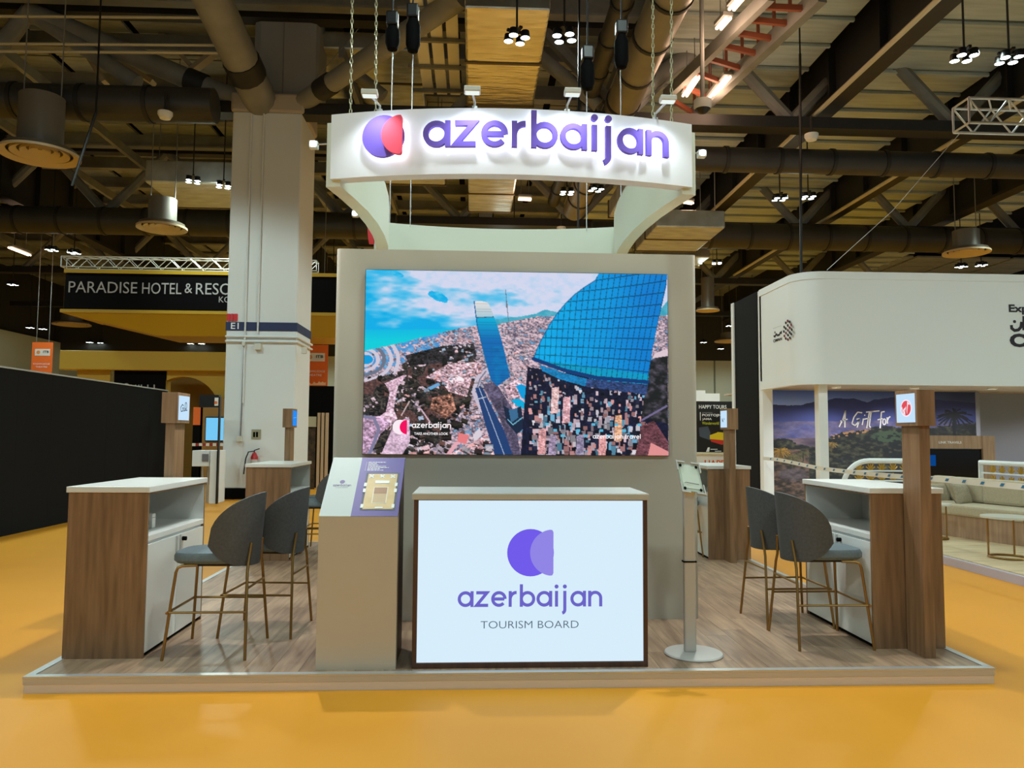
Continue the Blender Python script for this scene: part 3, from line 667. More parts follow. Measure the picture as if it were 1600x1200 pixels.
box('desk_top', mat('cream_top', (226, 220, 190), .5), tc_, q[0]-.12, q[1]+.02, TY-.83, TY-.18, q[3], q[3]+.05)
ptext('HAPPY', 1101, 1141, 719, 729, mat('orange_print', (226, 96, 30), .5), .02, tc_, TY-.8, plane_y(TY-.802))
wb = thing('white_booth_wall', ony(1110, 640, 27), 'plain white booth wall far behind the black poster', 'partition')
q = pb(1085, 1102, 610, 700, 27); box('panel', MATTW, wb, q[0], q[1], 27, 27.1, 0, q[3])
q = pb(1102, 1130, 614, 700, 27); box('panel', MATTW, wb, q[0], q[1], 27.4, 27.5, 0, q[3])

# ================================================================== white booth with curved fascia on the right
OX, OYF, OYB, OZ0, OZ1 = 6.03, 13.9, 15.8, 2.6, 4.7
r_ = .5
def fpath(off, yb): 
    p = [(OX-off, yb)]+[(OX+r_+(r_+off)*math.cos(math.radians(180+9*i)), OYF+r_+(r_+off)*math.sin(math.radians(180+9*i))) for i in range(11)]+[(15.5, OYF-off)]
    return p
ob = thing('exhibition_booth', (6.2, 14.5, 0), 'white booth with curved upper fascia at the right', 'booth')
fz = ribbon(fpath(0, OYB+.05), .18, OZ0, OZ1).build('fascia', MATTW, ob, smooth=True)
ribbon(fpath(.012, OYB+.05), .1, OZ1-.13, OZ1+.01).build('top_band', MATTW, fz, smooth=True)
ribbon(fpath(.012, OYB+.05), .1, OZ0-.01, OZ0+.17).build('bottom_band', MATTW, fz, smooth=True)
box('soffit', mat('warm_soffit', (196, 186, 176), .6), ob, OX+.2, 15.4, OYF+.2, OYB+3, OZ0+.02, OZ0+.06)
for px in (1283,): 
    x = ony(px, 650, OYF+.3).x; box('post', MATTW, ob, x-.09, x+.09, OYF+.2, OYF+.38, .12, OZ0, .01)
box('corner_post', MATTW, ob, OX, OX+.22, OYB-.05, OYB+.15, 0, OZ1, .01)
box('side_wall', BLKPANEL, ob, OX-.02, OX+.1, OYB+.15, 17.35, 0, OZ1)
box('end_post', MATTW, ob, OX-.05, OX+.1, 17.35, 17.5, 0, OZ1)
mx1 = ony(1525, 650, OYB).x
box('picture_wall', MATTW, ob, OX+.22, mx1, OYB+.02, OYB+.12, 0, OZ0)
box('grey_wall', mat('grey_booth_wall', (128, 130, 140), .7), ob, mx1, 15.4, OYB+.5, OYB+.6, 0, OZ0)
box('return_wall', mat('grey_booth_wall', (128, 130, 140), .7), ob, mx1-.02, mx1+.1, OYB+.02, OYB+.6, 0, OZ0)
for k, (dx, dy) in enumerate(((7.2, 14.9), (8.8, 14.9), (10.4, 14.9), (12.4, 14.9))):  # assumed lamps, added under the soffit to brighten the mural
    t = thing('added_downlight', (dx, dy, OZ0), ['leftmost', 'second', 'third', 'rightmost'][k]+' small round lamp added in the booth soffit to brighten the mural', 'lamp', 'lamps added in the booth soffit')
    MB().lathe([(.01, 0), (.07, 0), (.08, -.012), (.09, 0), (.09, .02), (.01, .02)], (dx, dy, OZ0), 20).build('trim_ring', WHITE, t, smooth=True)
    MB().lathe([(.065, -.004), (.01, -.004)], (dx, dy, OZ0), 16).build('lens', emat('added_downlight_lens', (255, 252, 244), 6), t)
    L = bpy.data.lights.new('added_downlight_light', 'SPOT'); L.energy = 115; L.spot_size = math.radians(150); L.spot_blend = .8; L.shadow_soft_size = .07; L.color = (.92, .97, 1)
    lo = bpy.data.objects.new('added_downlight_light', L); COL.objects.link(lo); lo.location = (dx, dy, OZ0-.03)
# lettering on the front and the side of the fascia
P = plane_y(OYF-.002)
q = pb(1576, 1668, 477, 489, OYF); text('lettering', 'Experience', P, q[0], q[1], q[2]-.03, q[3], DKTXT, ob, .004, .035)
q = pb(1577.5, 1690, 522.5, 542.5, OYF); text('lettering', 'OMAN', P, q[0], q[1], q[2], q[3], DKTXT, ob, .004, .045)
def P2(px, py, y=OYF): a = ony(px, py, y); return (a.x, a.z)
mb = MB()
mb.stroke([P2(1580, 508), P2(1580.5, 513), P2(1585, 516.5), P2(1591, 515.5), P2(1595, 511), P2(1596, 503)], .055, P, .001, .005)
mb.prism(disc(*P2(1585, 502.5), .03, 10), P, .001, .005)
mb.stroke([P2(1599.5, 494), P2(1599.5, 516)], .055, P, .001, .005)
mb.stroke([P2(1600, 515), P2(1612, 515), P2(1616, 508), P2(1622, 508), P2(1626, 515), P2(1640, 515), P2(1644, 508), P2(1652, 506)], .055, P, .001, .005)
mb.build('lettering', DKTXT, ob)
SX = OX-.002
def P3(px, py): a = onx(px, py, SX); return (a.y, a.z)
mp3 = lambda u, v, d: (SX-d, u, v)
def side_text(body, px0, px1, py0, py1, bold=0.0):
    ya, za = P3(px0, py1); yb, _ = P3(px1, py1); _, zt_ = P3((px0+px1)/2, py0)
    text('lettering', body, mp3, ya, yb, za, zt_, DKTXT, ob, .004, bold)
side_text('Experience', 1208.5, 1221, 510.5, 514); side_text('OMAN', 1208.5, 1222, 528.5, 535.5, .03)
mb = MB(); mb.stroke([P3(1209, 525), P3(1211, 526), P3(1213, 522), P3(1215, 524), P3(1218, 523), P3(1219, 520), P3(1221, 520), P3(1221, 517)], .04, mp3, .001, .004)
mb.prism(disc(*P3(1211, 519.5), .025, 8), mp3, .001, .004); mb.build('lettering', DKTXT, ob)
dots = ((1231, 501.5), (1234, 503), (1228, 504.5), (1236.3, 507.5), (1231, 508.5), (1225.5, 511), (1234, 512), (1228, 513.5), (1237.3, 515), (1231.3, 516), (1225, 518), (1234, 519.5), (1228.3, 520.5), (1236.5, 522), (1231.3, 523.5), (1225.8, 525), (1234.4, 528), (1228, 529), (1231.3, 530.5))
for k, (a, b) in enumerate(dots):
    c = P3(a, b); MB().prism([(c[0]+.038*math.cos(t)+.012*math.sin(t), c[1]+.029*math.sin(t)) for t in [i*math.pi/5 for i in range(10)]], mp3, .001, .004).build('emblem_dot', DKTXT if k % 3 else mat('maroon_print', (120, 30, 50), .5), ob)
# printed landscape
MW, MH = 330, 270
GX, GY = np.meshgrid(np.linspace(1216, 1525, MW), np.linspace(606, 860, MH))
N1 = vnoise(GX, GY, 26, 9, 1, 4); N2 = vnoise(GX, GY, 7, 5, 2, 3); N3 = vnoise(GX, GY, 60, 30, 5, 3)
A = np.zeros((MH, MW, 3))
def mix(a, b, t): t = np.clip(t, 0, 1)[..., None]; return np.array(a)*(1-t)+np.array(b)*t
A[:] = mix((66, 86, 140), (150, 168, 206), (GY-606)/34)
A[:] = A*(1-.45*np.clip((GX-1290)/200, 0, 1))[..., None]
ridge = np.interp(GX, [1216, 1240, 1258, 1270, 1285, 1300, 1310, 1320, 1332, 1340, 1346, 1352, 1360, 1370, 1382, 1400, 1430, 1460, 1525], [636, 638, 638, 633, 628, 626, 622, 622, 623, 621, 624, 627, 630, 624, 622, 618, 615, 622, 630])+N2*2
mt = GY > ridge
A = np.where(mt[..., None], mix((40, 48, 88), (74, 78, 122), (GY-ridge)/45), A)
pl = GY > 668+N3*12
A = np.where(pl[..., None], mix((84, 80, 112), (124, 104, 112), (N1-.3)*2)*(.8+.35*N2[..., None]), A)
pl = GY > 704+N3*14
A = np.where(pl[..., None], mix((118, 92, 84), (66, 52, 58), (N1-.35)*2.4), A)
hill = np.interp(GX, [1216, 1225, 1240, 1255, 1280, 1300, 1320, 1350, 1370, 1400, 1440, 1525], [712, 708, 710, 722, 726, 706, 694, 690, 682, 680, 684, 670])+N2*6
A = np.where((GY > hill)[..., None], mix((26, 28, 24), (78, 72, 44), (N2-.42)*3.0), A)
A = np.where(((GX-1395)**2/900+(GY-706)**2/160 < 1)[..., None] & (N2 > .45)[..., None], np.array((58, 70, 42)), A)
vil = (np.abs(GX-1330) < 34) & (np.abs(GY-(700-(GX-1330)*.28)) < 5) & (vnoise(GX, GY, 4, 3, 9, 1) > .62)
A = np.where(vil[..., None], np.array((170, 120, 70)), A)
fg = (GY > 735) & (GX < 1270); A = np.where(fg[..., None], mix((112, 82, 60), (44, 36, 28), (N2-.35)*2.6), A)
for cx, cy, rr, c in ((1228, 738, 15, (150, 108, 36)), (1246, 752, 13, (96, 84, 44)), (1262, 742, 11, (70, 66, 36)), (1305, 722, 9, (132, 100, 44)), (1492, 656, 27, (14, 18, 26))):
    for k in range(22):
        an = math.radians(k*16.4+random.uniform(-6, 6)); L = rr*random.uniform(.75, 1.1)
        pts = [(cx+math.cos(an)*L*t, cy-math.sin(an)*L*t*.8+t*t*rr*.35) for t in (0, .33, .66, 1)]
        A = np.where(lmask(GX, GY, pts, rr*.11)[..., None], np.array(c)*random.uniform(.7, 1.25), A)
    A = np.where(lmask(GX, GY, [(cx, cy), (cx-1, cy+rr*1.9)], rr*.16)[..., None], np.array(c)*.7, A)
rk = ((GX-1246)**2/500+(GY-790)**2/200 < 1); A = np.where(rk[..., None], mix((120, 100, 90), (60, 48, 42), N2*1.3), A)
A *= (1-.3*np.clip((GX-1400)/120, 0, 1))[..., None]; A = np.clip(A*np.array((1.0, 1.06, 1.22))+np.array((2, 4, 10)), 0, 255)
c0, c1, c2_ = ony(1216, 606, OYB), ony(1525, 606, OYB), ony(1216, 860, OYB)
zt_, zb_ = 2.59, .15
X0m, X1m = OX+.22, mx1
mur = thing('wall_mural', (X0m, OYB, zb_), 'printed desert mountain landscape mural with palms and white script', 'mural')
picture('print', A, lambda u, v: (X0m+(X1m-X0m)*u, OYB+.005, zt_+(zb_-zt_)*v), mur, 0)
P = plane_y(OYB); mb = MB()
def sw(pts, wd=.025):
    for p, q in zip(pts[:-1], pts[1:]): mb.stroke([P2(*p, OYB), P2(*q, OYB)], wd, P, .002, .006)
sw([(1311, 667), (1317, 655), (1321, 641), (1320, 655), (1320, 668)]); sw([(1313, 658), (1324, 655)])
sw([(1347, 645), (1340, 644), (1334, 652), (1331, 662), (1336, 665), (1342, 658), (1343, 654), (1338, 655)]); sw([(1343, 655), (1339, 668)])
sw([(1349, 654), (1347, 664)]); sw([(1351, 648), (1351, 649.5)])
sw([(1364, 643), (1358, 645), (1354, 669)]); sw([(1350, 655), (1360, 653)]); sw([(1361, 643), (1358, 665), (1360, 668)]); sw([(1353, 644), (1374, 642)])
sw([(1382, 643), (1377, 644), (1375, 669)]); sw([(1371, 656), (1379, 654)])
mb.stroke([P2(a, b, OYB) for a, b in arc(1381.5, 659, 2.4, 0, 340, 12, 4.5)], .022, P, .002, .006, True)
sw([(1386, 652), (1386.5, 662)]); sw([(1386.5, 657), (1388.5, 652.5), (1391, 651)])
mb.build('script_lettering', WHTXT, mur)
# raised floor of the booth
of = thing('booth_floor', (OX, 11, 0), 'pale wooden raised floor of the white booth', kind='structure')
box('base', mat('lilac_grey_edge', (186, 180, 196), .5), of, OX, 16, 6.5, 17.4, 0, .1)
TAN2 = tinted('pale_oak_board', (206, 184, 146), .5, .06, 3, (.8, 7, 1))
for k in range(16): box('floor_board', TAN2, of, OX+.06, 15.9, 6.55+k*.67, 6.55+k*.67+.66, .1, .112)
# curved sofa
sf = thing('sofa', (7.9, 11.2, .112), 'beige curved bench sofa on a wooden base in the white booth', 'sofa')
fp = [(7.16, 12.7), (7.2, 12.2), (7.32, 11.5), (7.52, 10.8), (7.82, 10.1), (8.22, 9.4), (8.75, 8.7)]
ribbon(fp, .75, .112, .44).build('base', OAK, sf)
ribbon([(x-.03, y) for x, y in fp], .8, .44, .6).build('seat_cushion', SOFA, sf, bevel=.03)
for i in range(len(fp)-1):
    a, b = fp[i], fp[i+1]; d = Vector((b[0]-a[0], b[1]-a[1])).normalized(); n_ = Vector((-d.y, d.x))
    A_ = [Vector(p)+n_*.58 for p in (a, b)]; A_[0] += d*.02; A_[1] -= d*.02
    ribbon([tuple(p) for p in A_], .2, .6, .98).build('back_cushion', SOFA, sf, bevel=.05)
def pillow(px, py, y, wd, hg, rz, label):
    c = ony(px, py, y); t = MB(); n = 14; vs = []
    for s_ in (1, -1):
        for i in range(n+1):
            for j in range(n+1):
                u, v = i/n*2-1, j/n*2-1
                th = .075*((1-u**4)*(1-v**4))**.6; pin = 1-.07*(1-abs(u*v))
                vs.append((u*wd/2*pin, s_*th, v*hg/2*pin))
    fs = []; N = (n+1)**2
    for k in range(2):
        for i in range(n):
            for j in range(n):
                a = k*N+i*(n+1)+j; fs.append((a, a+1, a+n+2, a+n+1) if k else (a, a+n+1, a+n+2, a+1))
    t.add(vs, fs); o = t.build('cushion', CUSH, None, smooth=True); o.location = c; o.rotation_euler = (math.radians(-18), 0, rz)
    setp(o, label, 'cushion', 'scatter cushions on the sofa')
pillow(1502, 772, 11.75, .42, .36, .5, 'plain scatter cushion in front of the sofa back')
pillow(1466, 772, 12.25, .42, .36, .3, 'scatter cushion half hidden behind the wooden post')
# low rails with golden fan lattice
def rail(p0, p1, zt, rounded, label):
    p0, p1 = Vector(p0), Vector(p1); t = thing('lattice_rail', p0, label, 'railing', 'white rails with golden lattice'); d = (p1-p0); L = d.length; d /= L
    W = lambda u, z: (p0.x+d.x*u, p0.y+d.y*u, z)
    if rounded: path = [W(0, .12)]+[W(0, zt-.45)]+[W(.45-.45*math.cos(math.radians(a)), zt-.45+.45*math.sin(math.radians(a))) for a in range(0, 91, 10)]+[W(L, zt)]
    else: path = [W(0, .12), W(0, zt), W(L, zt)]
    MB().tube(path, .045, 8).build('frame', MATTW, t, smooth=True)
    n = int(L/.22)
    for z in (zt-.17, zt-.34): MB().bar(W(.2 if rounded else 0, z), W(L, z), .03, .025).build('cross_bar', MATTW, t)
    for row in range(2):
        zc = zt-.16-.17*row
        for k in range(n):
            u = .28+k*.2
            if u > L: break
            m2 = MB()
            for an in (-60, -30, 0, 30, 60):
                a = math.radians(an); m2.bar(W(u, zc-.0), W(u+.09*math.sin(a), zc+.13*math.cos(a)-.005), .012, .02)
            m2.build('fan_lattice', mat('golden_lattice', (190, 150, 50), .45, .3), t)
rail((6.35, 12.95, 0), (7.85, 12.95, 0), 1.21, True, 'white rounded rail with golden lattice behind the front right counter')
rail((8.62, 12.7, 0), (8.75, 10.8, 0), 1.2, False, 'white rail with golden lattice behind the sofa')
# television cabinet
TVY = 13.6
tv = thing('media_cabinet', ony(1500, 760, TVY), 'wooden media cabinet with large dark television behind the sofa', 'cabinet')
q = pb(1440, 1553, 681, 760, TVY); xr = ony(1535, 700, TVY).x
box('header', OAK, tv, q[0], xr, TVY, TVY+.3, ony(1500, 701, TVY).z, q[3]); box('side_panel', OAK, tv, xr, q[1], TVY-.02, TVY+.3, .112, q[3])
box('lower_panel', OAK, tv, q[0], xr, TVY, TVY+.3, .112, ony(1500, 752, TVY).z)
q2 = pb(1449, 1534, 702, 751.5, TVY); box('screen', mat('black_glass', (8, 9, 12), .12), tv, q2[0], xr, TVY+.03, TVY+.1, q2[2], q2[3])
q3 = pb(1450, 1463, 711, 728, TVY); box('blue_glow', emat('tv_blue', (10, 74, 150), .8), tv, q3[0], q3[1], TVY+.02, TVY+.03, q3[2], q3[3])
ptext('LINK TRAVELS', 1466.5, 1502, 689.5, 693, WHTXT, .02, tv, TVY, plane_y(TVY-.002))
# side tables
def side_table(px, py, r, label):
    c = onz(px, py, .112); t = thing('side_table', c, label, 'table', 'round brass side tables')
    MB().lathe([(.01, .5), (r, .5), (r, .525), (.01, .525)], c, 36).build('table_top', mat('stone_top', (208, 208, 196), .3), t)
    MB().tube([(c.x+r*.72*math.cos(a*math.pi/14), c.y+r*.72*math.sin(a*math.pi/14), c.z+.015) for a in range(28)], .015, 6, closed=True).build('base_ring', BRASS, t, smooth=True)
    for a in (2.4, 5.2, .6): MB().tube([(c.x+r*.72*math.cos(a), c.y+r*.72*math.sin(a), c.z+.015), (c.x+r*.72*math.cos(a), c.y+r*.72*math.sin(a), c.z+.5)], .011, 6).build('leg', BRASS, t)
side_table(1575, 872, .29, 'round stone topped brass side table at the right edge')
side_table(1463, 842, .22, 'small brass side table half hidden behind the wooden post')
bt = thing('barrier_tape', (OX-.02, 13, 1.05), 'white barrier tape with blue marks strung across the white booth', 'tape')
ty = [(onx(a, b, OX-.03).y, onx(a, b, OX-.03).z) for a, b in ((1217, 721), (1280, 735), (1345, 743), (1410, 749), (1455, 752), (1600, 766))]+[(7.0, 1.03)]
def tz(y): return float(np.interp(-y, [-a for a, b in ty], [b for a, b in ty]))
ys_ = np.linspace(OYB-.1, 7.0, 24)
for a, b in zip(ys_[:-1], ys_[1:]):
    MB().add([(OX-.03, a, tz(a)), (OX-.03, b, tz(b)), (OX-.03, b, tz(b)+.07), (OX-.03, a, tz(a)+.07), (OX-.026, a, tz(a)), (OX-.026, b, tz(b)), (OX-.026, b, tz(b)+.07), (OX-.026, a, tz(a)+.07)],
             [(0, 1, 2, 3), (7, 6, 5, 4), (0, 4, 5, 1), (2, 6, 7, 3), (1, 5, 6, 2), (0, 3, 7, 4)]).build('tape_segment', WHITE, bt)
for y in np.arange(7.1, 15.6, .34):
    MB().add([(OX-.034, y, tz(y)+.02), (OX-.034, y+.06, tz(y)+.02), (OX-.034, y+.03, tz(y)+.055), (OX-.034, y-.03, tz(y)+.055)], [(0, 1, 2, 3)]).build('blue_mark', mat('tape_blue', (40, 120, 170), .5), bt)
for y in (7.02,): box('tape_post', ALU, bt, OX-.05, OX-.01, y-.04, y, 0, 1.2)

# ================================================================== the stand itself
PX0, PX1, PY0, PY1, PZ = -2.77, 3.45, 5.02, 11.05, .1
pf = thing('floor_platform', (.34, 5.02, 0), 'low raised wooden platform with pale aluminium edge', 'platform')
box('core', mat('platform_core', (120, 110, 100), .7), pf, PX0+.02, PX1-.02, PY0+.02, PY1-.02, 0, .088)
for nm, M_, a, b, e in (('fascia_upper', BEIGE2, .055, .097, .004), ('fascia_lower', mat('off_white_skirt', (226, 212, 196), .5), 0, .055, 0)):
    box(nm, M_, pf, PX0-e, PX1+e, PY0-e, PY0+.02, a, b); box(nm, M_, pf, PX0-e, PX1+e, PY1-.02, PY1+e, a, b)
    box(nm, M_, pf, PX0-e, PX0+.02, PY0+.02, PY1-.02, a, b); box(nm, M_, pf, PX1-.02, PX1+e, PY0+.02, PY1-.02, a, b)
e = .045
for x0, x1, y0, y1 in ((PX0-.006, PX1+.006, PY0-.006, PY0+e), (PX0-.006, PX1+.006, PY1-e, PY1+.006), (PX0-.006, PX0+e, PY0+e, PY1-e), (PX1-e, PX1+.006, PY0+e, PY1-e)):
    box('edge_strip', ALU, pf, x0, x1, y0, y1, .092, .104)
nx = 34; pw = (PX1-PX0-2*e)/nx
for i in range(nx):
    y = PY0+e-random.random()*1.1
    while y < PY1-e:
        a, b = max(y, PY0+e), min(y+1.2, PY1-e)
        if b-a > .02: box('floor_plank', PLANK, pf, PX0+e+i*pw+.001, PX0+e+(i+1)*pw-.001, a+.001, b-.001, .088, .1)
        y += 1.2

# screen wall
WX0, WX1, WY, WZ = -1.16, 1.895, 6.42, 3.17
sw_ = thing('screen_wall', ((WX0+WX1)/2, 7.1, PZ), 'tall beige wall block carrying the video screen', 'wall')
rp = .04
pts = [(WX0+rp-rp*math.cos(math.radians(a)), WY+rp-rp*math.sin(math.radians(a))) for a in range(0, 91, 15)]+[(WX1-rp+rp*math.sin(math.radians(a)), WY+rp-rp*math.cos(math.radians(a))) for a in range(0, 91, 15)]+[(WX1, 8.1), (WX0, 8.1)]
MB().prism(pts, lambda u, v, d: (u, v, d), PZ, WZ).build('wall_body', BEIGE, sw_, smooth=True)
# video screen
VY = 6.375; a, b = ony(571, 421.5, VY), ony(1043, 711, VY)
vx0, vx1, vz0, vz1 = -.905, 1.635, 1.455, 2.985
vs_ = thing('led_screen', ((vx0+vx1)/2, WY, vz0), 'large bright video screen showing a coastal city with glass towers', 'screen')
box('cabinet', BLACKM, vs_, vx0-.004, vx1+.004, VY+.004, WY+.002, vz0-.004, vz1+.004)
SW, SH = 500, 304
px0, py0, px1, py1 = 570., 421., 1043., 710.
GX, GY = np.meshgrid(np.linspace(px0, px1, SW), np.linspace(py0, py1, SH))
N1 = vnoise(GX, GY, 60, 22, 11, 4); N2 = vnoise(GX, GY, 9, 6, 12, 3); N3 = vnoise(GX, GY, 4, 3, 13, 2); N4 = vnoise(GX, GY, 40, 30, 14, 3)
cl = np.clip((N1-.40)*3.2+np.clip((GX-650)/120, -.5, 1.2)*.9+(468-GY)/70, 0, 1)*np.clip(1.1-.25*N2, 0, 1)
A = mix((0, 178, 238), (218, 222, 246), cl)
A = np.where((((GX-618)**2/110+(GY-427-(GX-618)*.3)**2/12 < 1) | ((GX-682)**2/260+(GY-462-(GX-682)*.35)**2/50 < .5+N2))[..., None], mix((0, 178, 238), (120, 210, 244), (N2-.4)*2), A)
seat = 516-(GX-570)*.02; coast = np.interp(GX, [567, 620, 680, 720, 745, 770, 800, 840, 1043], [549, 537, 520, 510, 506, 505, 498, 490, 486])+N3*2
A = np.where((GY > seat)[..., None], mix((0, 190, 232), (0, 212, 226), (GY-seat)/20), A)
hz = np.interp(GX, [770, 800, 830, 850, 870, 1020, 1043], [505, 500, 496, 488, 492, 500, 470])
A = np.where(((GX > 770) & (GY > hz-9+N2*3))[..., None], mix((40, 160, 190), (110, 190, 210), N2), A)
land = GY > coast
N5 = vnoise(GX, GY, 2.4, 1.8, 31, 2); city = mix((232, 202, 212), (86, 80, 100), (N5*.6+N2*.5-.40)*3.2)
city = np.where(((N2 > .66) & (N5 > .5))[..., None], np.array((110, 170, 214)), city)
A = np.where(land[..., None], city, A)
blue = land & (GX < 690) & (GY < 590-(GX-570)*.38); A = np.where((blue & (N3 > .46))[..., None], mix((30, 120, 200), (150, 200, 235), N2), A)
for rr in (10, 17, 24, 32, 40):                              # ring roads by the bay
    e_ = np.abs(np.sqrt(((GX-568)/1.35)**2+(GY-563)**2)-rr) < 2.2
    A = np.where((e_ & land)[..., None], np.array((214, 206, 222) if rr % 3 else (110, 120, 140)), A)
A = np.where((((GX-573)/1.4)**2+(GY-563)**2 < 55)[..., None], np.array((0, 160, 225)), A)
A = np.array(A, float); wood = pmask(GX, GY, [(568, 600), (610, 585), (640, 560), (690, 540), (735, 545), (748, 575), (735, 620), (715, 650), (690, 690), (660, 711), (600, 711), (570, 690)]) & (N4*.5+N2*.5 > .40)
A = np.where(wood[..., None], mix((34, 36, 38), (104, 92, 84), (N5-.35)*2.2), A)
rust = wood & (N4 > .56); A = np.where(rust[..., None], mix((140, 96, 90), (70, 52, 52), N5*1.4), A)
def win(poly, pad=2):
    xs_, ys2 = [p[0] for p in poly], [p[1] for p in poly]
    i0, i1 = [int(np.clip((v-px0)/(px1-px0)*(SW-1), 0, SW)) for v in (min(xs_)-pad, max(xs_)+pad)]
    j0, j1 = [int(np.clip((v-py0)/(py1-py0)*(SH-1), 0, SH)) for v in (min(ys2)-pad, max(ys2)+pad)]
    return slice(j0, j1+1), slice(i0, i1+1)
def paintp(poly, c, jit=.0):
    k = win(poly); m_ = pmask(GX[k], GY[k], poly); col = np.array(c, float)
    if jit: col = col*(1+jit*(N5[k]*.7+N2[k]*.5-.62)*1.6)[..., None]
    A[k] = np.where(m_[..., None], col, A[k])
def paintl(pts, wd, c):
    k = win(pts, wd+2); A[k] = np.where(lmask(GX[k], GY[k], pts, wd)[..., None], np.array(c, float), A[k])
def scatter(n, region, pal, seed, size):
    rs3 = np.random.RandomState(seed); xs_ = [p[0] for p in region]; ys2 = [p[1] for p in region]
    reg = lambda x, y: pmask(np.array([[x]]), np.array([[y]]), region)[0, 0]
    for _ in range(n):
        x, y = rs3.uniform(min(xs_), max(xs_)), rs3.uniform(min(ys2), max(ys2))
        if not reg(x, y): continue
        z = size*(.35+(y-500)/150)*rs3.uniform(.5, 1.5); an = rs3.uniform(-.5, .5); cx, sx = math.cos(an), math.sin(an); h2 = z*rs3.uniform(.35, .8)
        c = np.array(pal[rs3.randint(len(pal))])*rs3.uniform(.75, 1.05)
        paintp([(x+(u*cx*z-v*sx*h2), y+(u*sx*z+v*cx*h2)) for u, v in ((-1, -1), (1, -1), (1, 1), (-1, 1))], c, .3)
        paintp([(x-z*cx-h2*-sx*1, y-z*sx+h2*cx), (x+z*cx, y+z*sx+h2), (x+z*cx, y+z*sx+h2*1.7), (x-z*cx, y-z*sx+h2*1.7)], c*.4)
paintp([(632, 556), (690, 540), (738, 536), (744, 560), (700, 566), (640, 572)], (44, 42, 46), 1.6)
ROOF = [(236, 196, 204), (226, 214, 224), (240, 178, 178), (206, 190, 204), (170, 190, 214)]
scatter(420, [(640, 536), (745, 514), (830, 504), (832, 560), (800, 610), (750, 600), (700, 560)], ROOF, 41, 3.0)
scatter(160, [(600, 600), (740, 550), (760, 620), (720, 711), (600, 711)], ROOF+[(120, 84, 76), (96, 76, 70)], 42, 2.6)
scatter(260, [(575, 590), (740, 545), (750, 610), (700, 711), (590, 711)], [(34, 36, 36), (52, 46, 44), (60, 56, 48), (28, 30, 32)], 43, 3.2)
PK = (226, 186, 206)
paintp([(602, 600), (628, 588), (636, 586), (622, 605), (616, 640), (622, 655), (606, 672), (590, 655), (604, 645), (610, 615)], PK, .9)
paintp([(570, 650), (600, 652), (612, 662), (596, 680), (582, 711), (570, 711)], (196, 160, 190), .9)
paintl([(570, 652), (586, 654), (594, 672), (588, 690), (580, 711)], 5, (130, 128, 160))
paintp([(598, 711), (618, 662), (640, 652), (642, 690), (630, 711)], (222, 190, 214), .5)
paintp([(664, 590), (700, 568), (745, 565), (752, 580), (735, 592), (728, 620), (700, 612), (690, 598)], (228, 184, 196), 1.3)
paintp([(668, 606), (684, 598), (687, 602), (672, 610)], (110, 170, 220))
paintp([(675, 622), (705, 615), (712, 640), (695, 655), (672, 640)], (150, 104, 88), 1.6)
paintl([(640, 628), (628, 650)], 1.6, (220, 190, 190)); paintl([(658, 640), (672, 660)], 2.2, (214, 180, 196))
paintl([(700, 711), (712, 694), (730, 680)], 6, (236, 176, 188)); paintp([(716, 676), (732, 680), (728, 694), (714, 690)], (236, 130, 134)); paintp([(738, 680), (748, 668), (752, 680), (740, 692)], (224, 214, 226))
paintp([(700, 711), (738, 692), (760, 678), (772, 711)], (226, 170, 176), 1.3)
paintl([(760, 578), (746, 590), (740, 612), (752, 640)], 9, (206, 196, 214)); paintl([(757, 580), (748, 592), (742, 612)], 2, (120, 120, 140))
paintp([(741, 606), (751, 604), (790, 680), (801, 711), (772, 711), (756, 660)], (34, 66, 120)); paintl([(747, 606), (787, 711)], 1.2, (170, 186, 214)); paintl([(743, 624), (757, 620)], 1.6, (180, 190, 210))
paintp([(752, 600), (772, 596), (800, 640), (812, 711), (800, 711), (778, 650)], (92, 84, 110), .8)
paintp([(786, 604), (806, 590), (822, 605), (822, 660), (800, 640)], (228, 186, 200), 1.2)
paintp([(804, 602), (812, 599), (822, 604), (822, 626), (812, 620)], (0, 160, 226)); paintp([(796, 624), (808, 622), (822, 630), (822, 640), (806, 634)], (0, 176, 226))
paintp([(784, 632), (796, 640), (812, 634), (818, 668), (806, 678), (790, 660)], (24, 40, 66)); paintl([(792, 655), (800, 663), (814, 652)], 1.4, (120, 190, 220)); paintp([(793, 640), (806, 637), (808, 652), (797, 660)], (60, 110, 150))
scatter(70, [(664, 590), (700, 568), (745, 565), (752, 580), (728, 620), (690, 598)], ROOF, 44, 2.4); scatter(60, [(700, 711), (738, 692), (760, 678), (772, 711)], ROOF+[(60, 48, 50)], 45, 2.6)
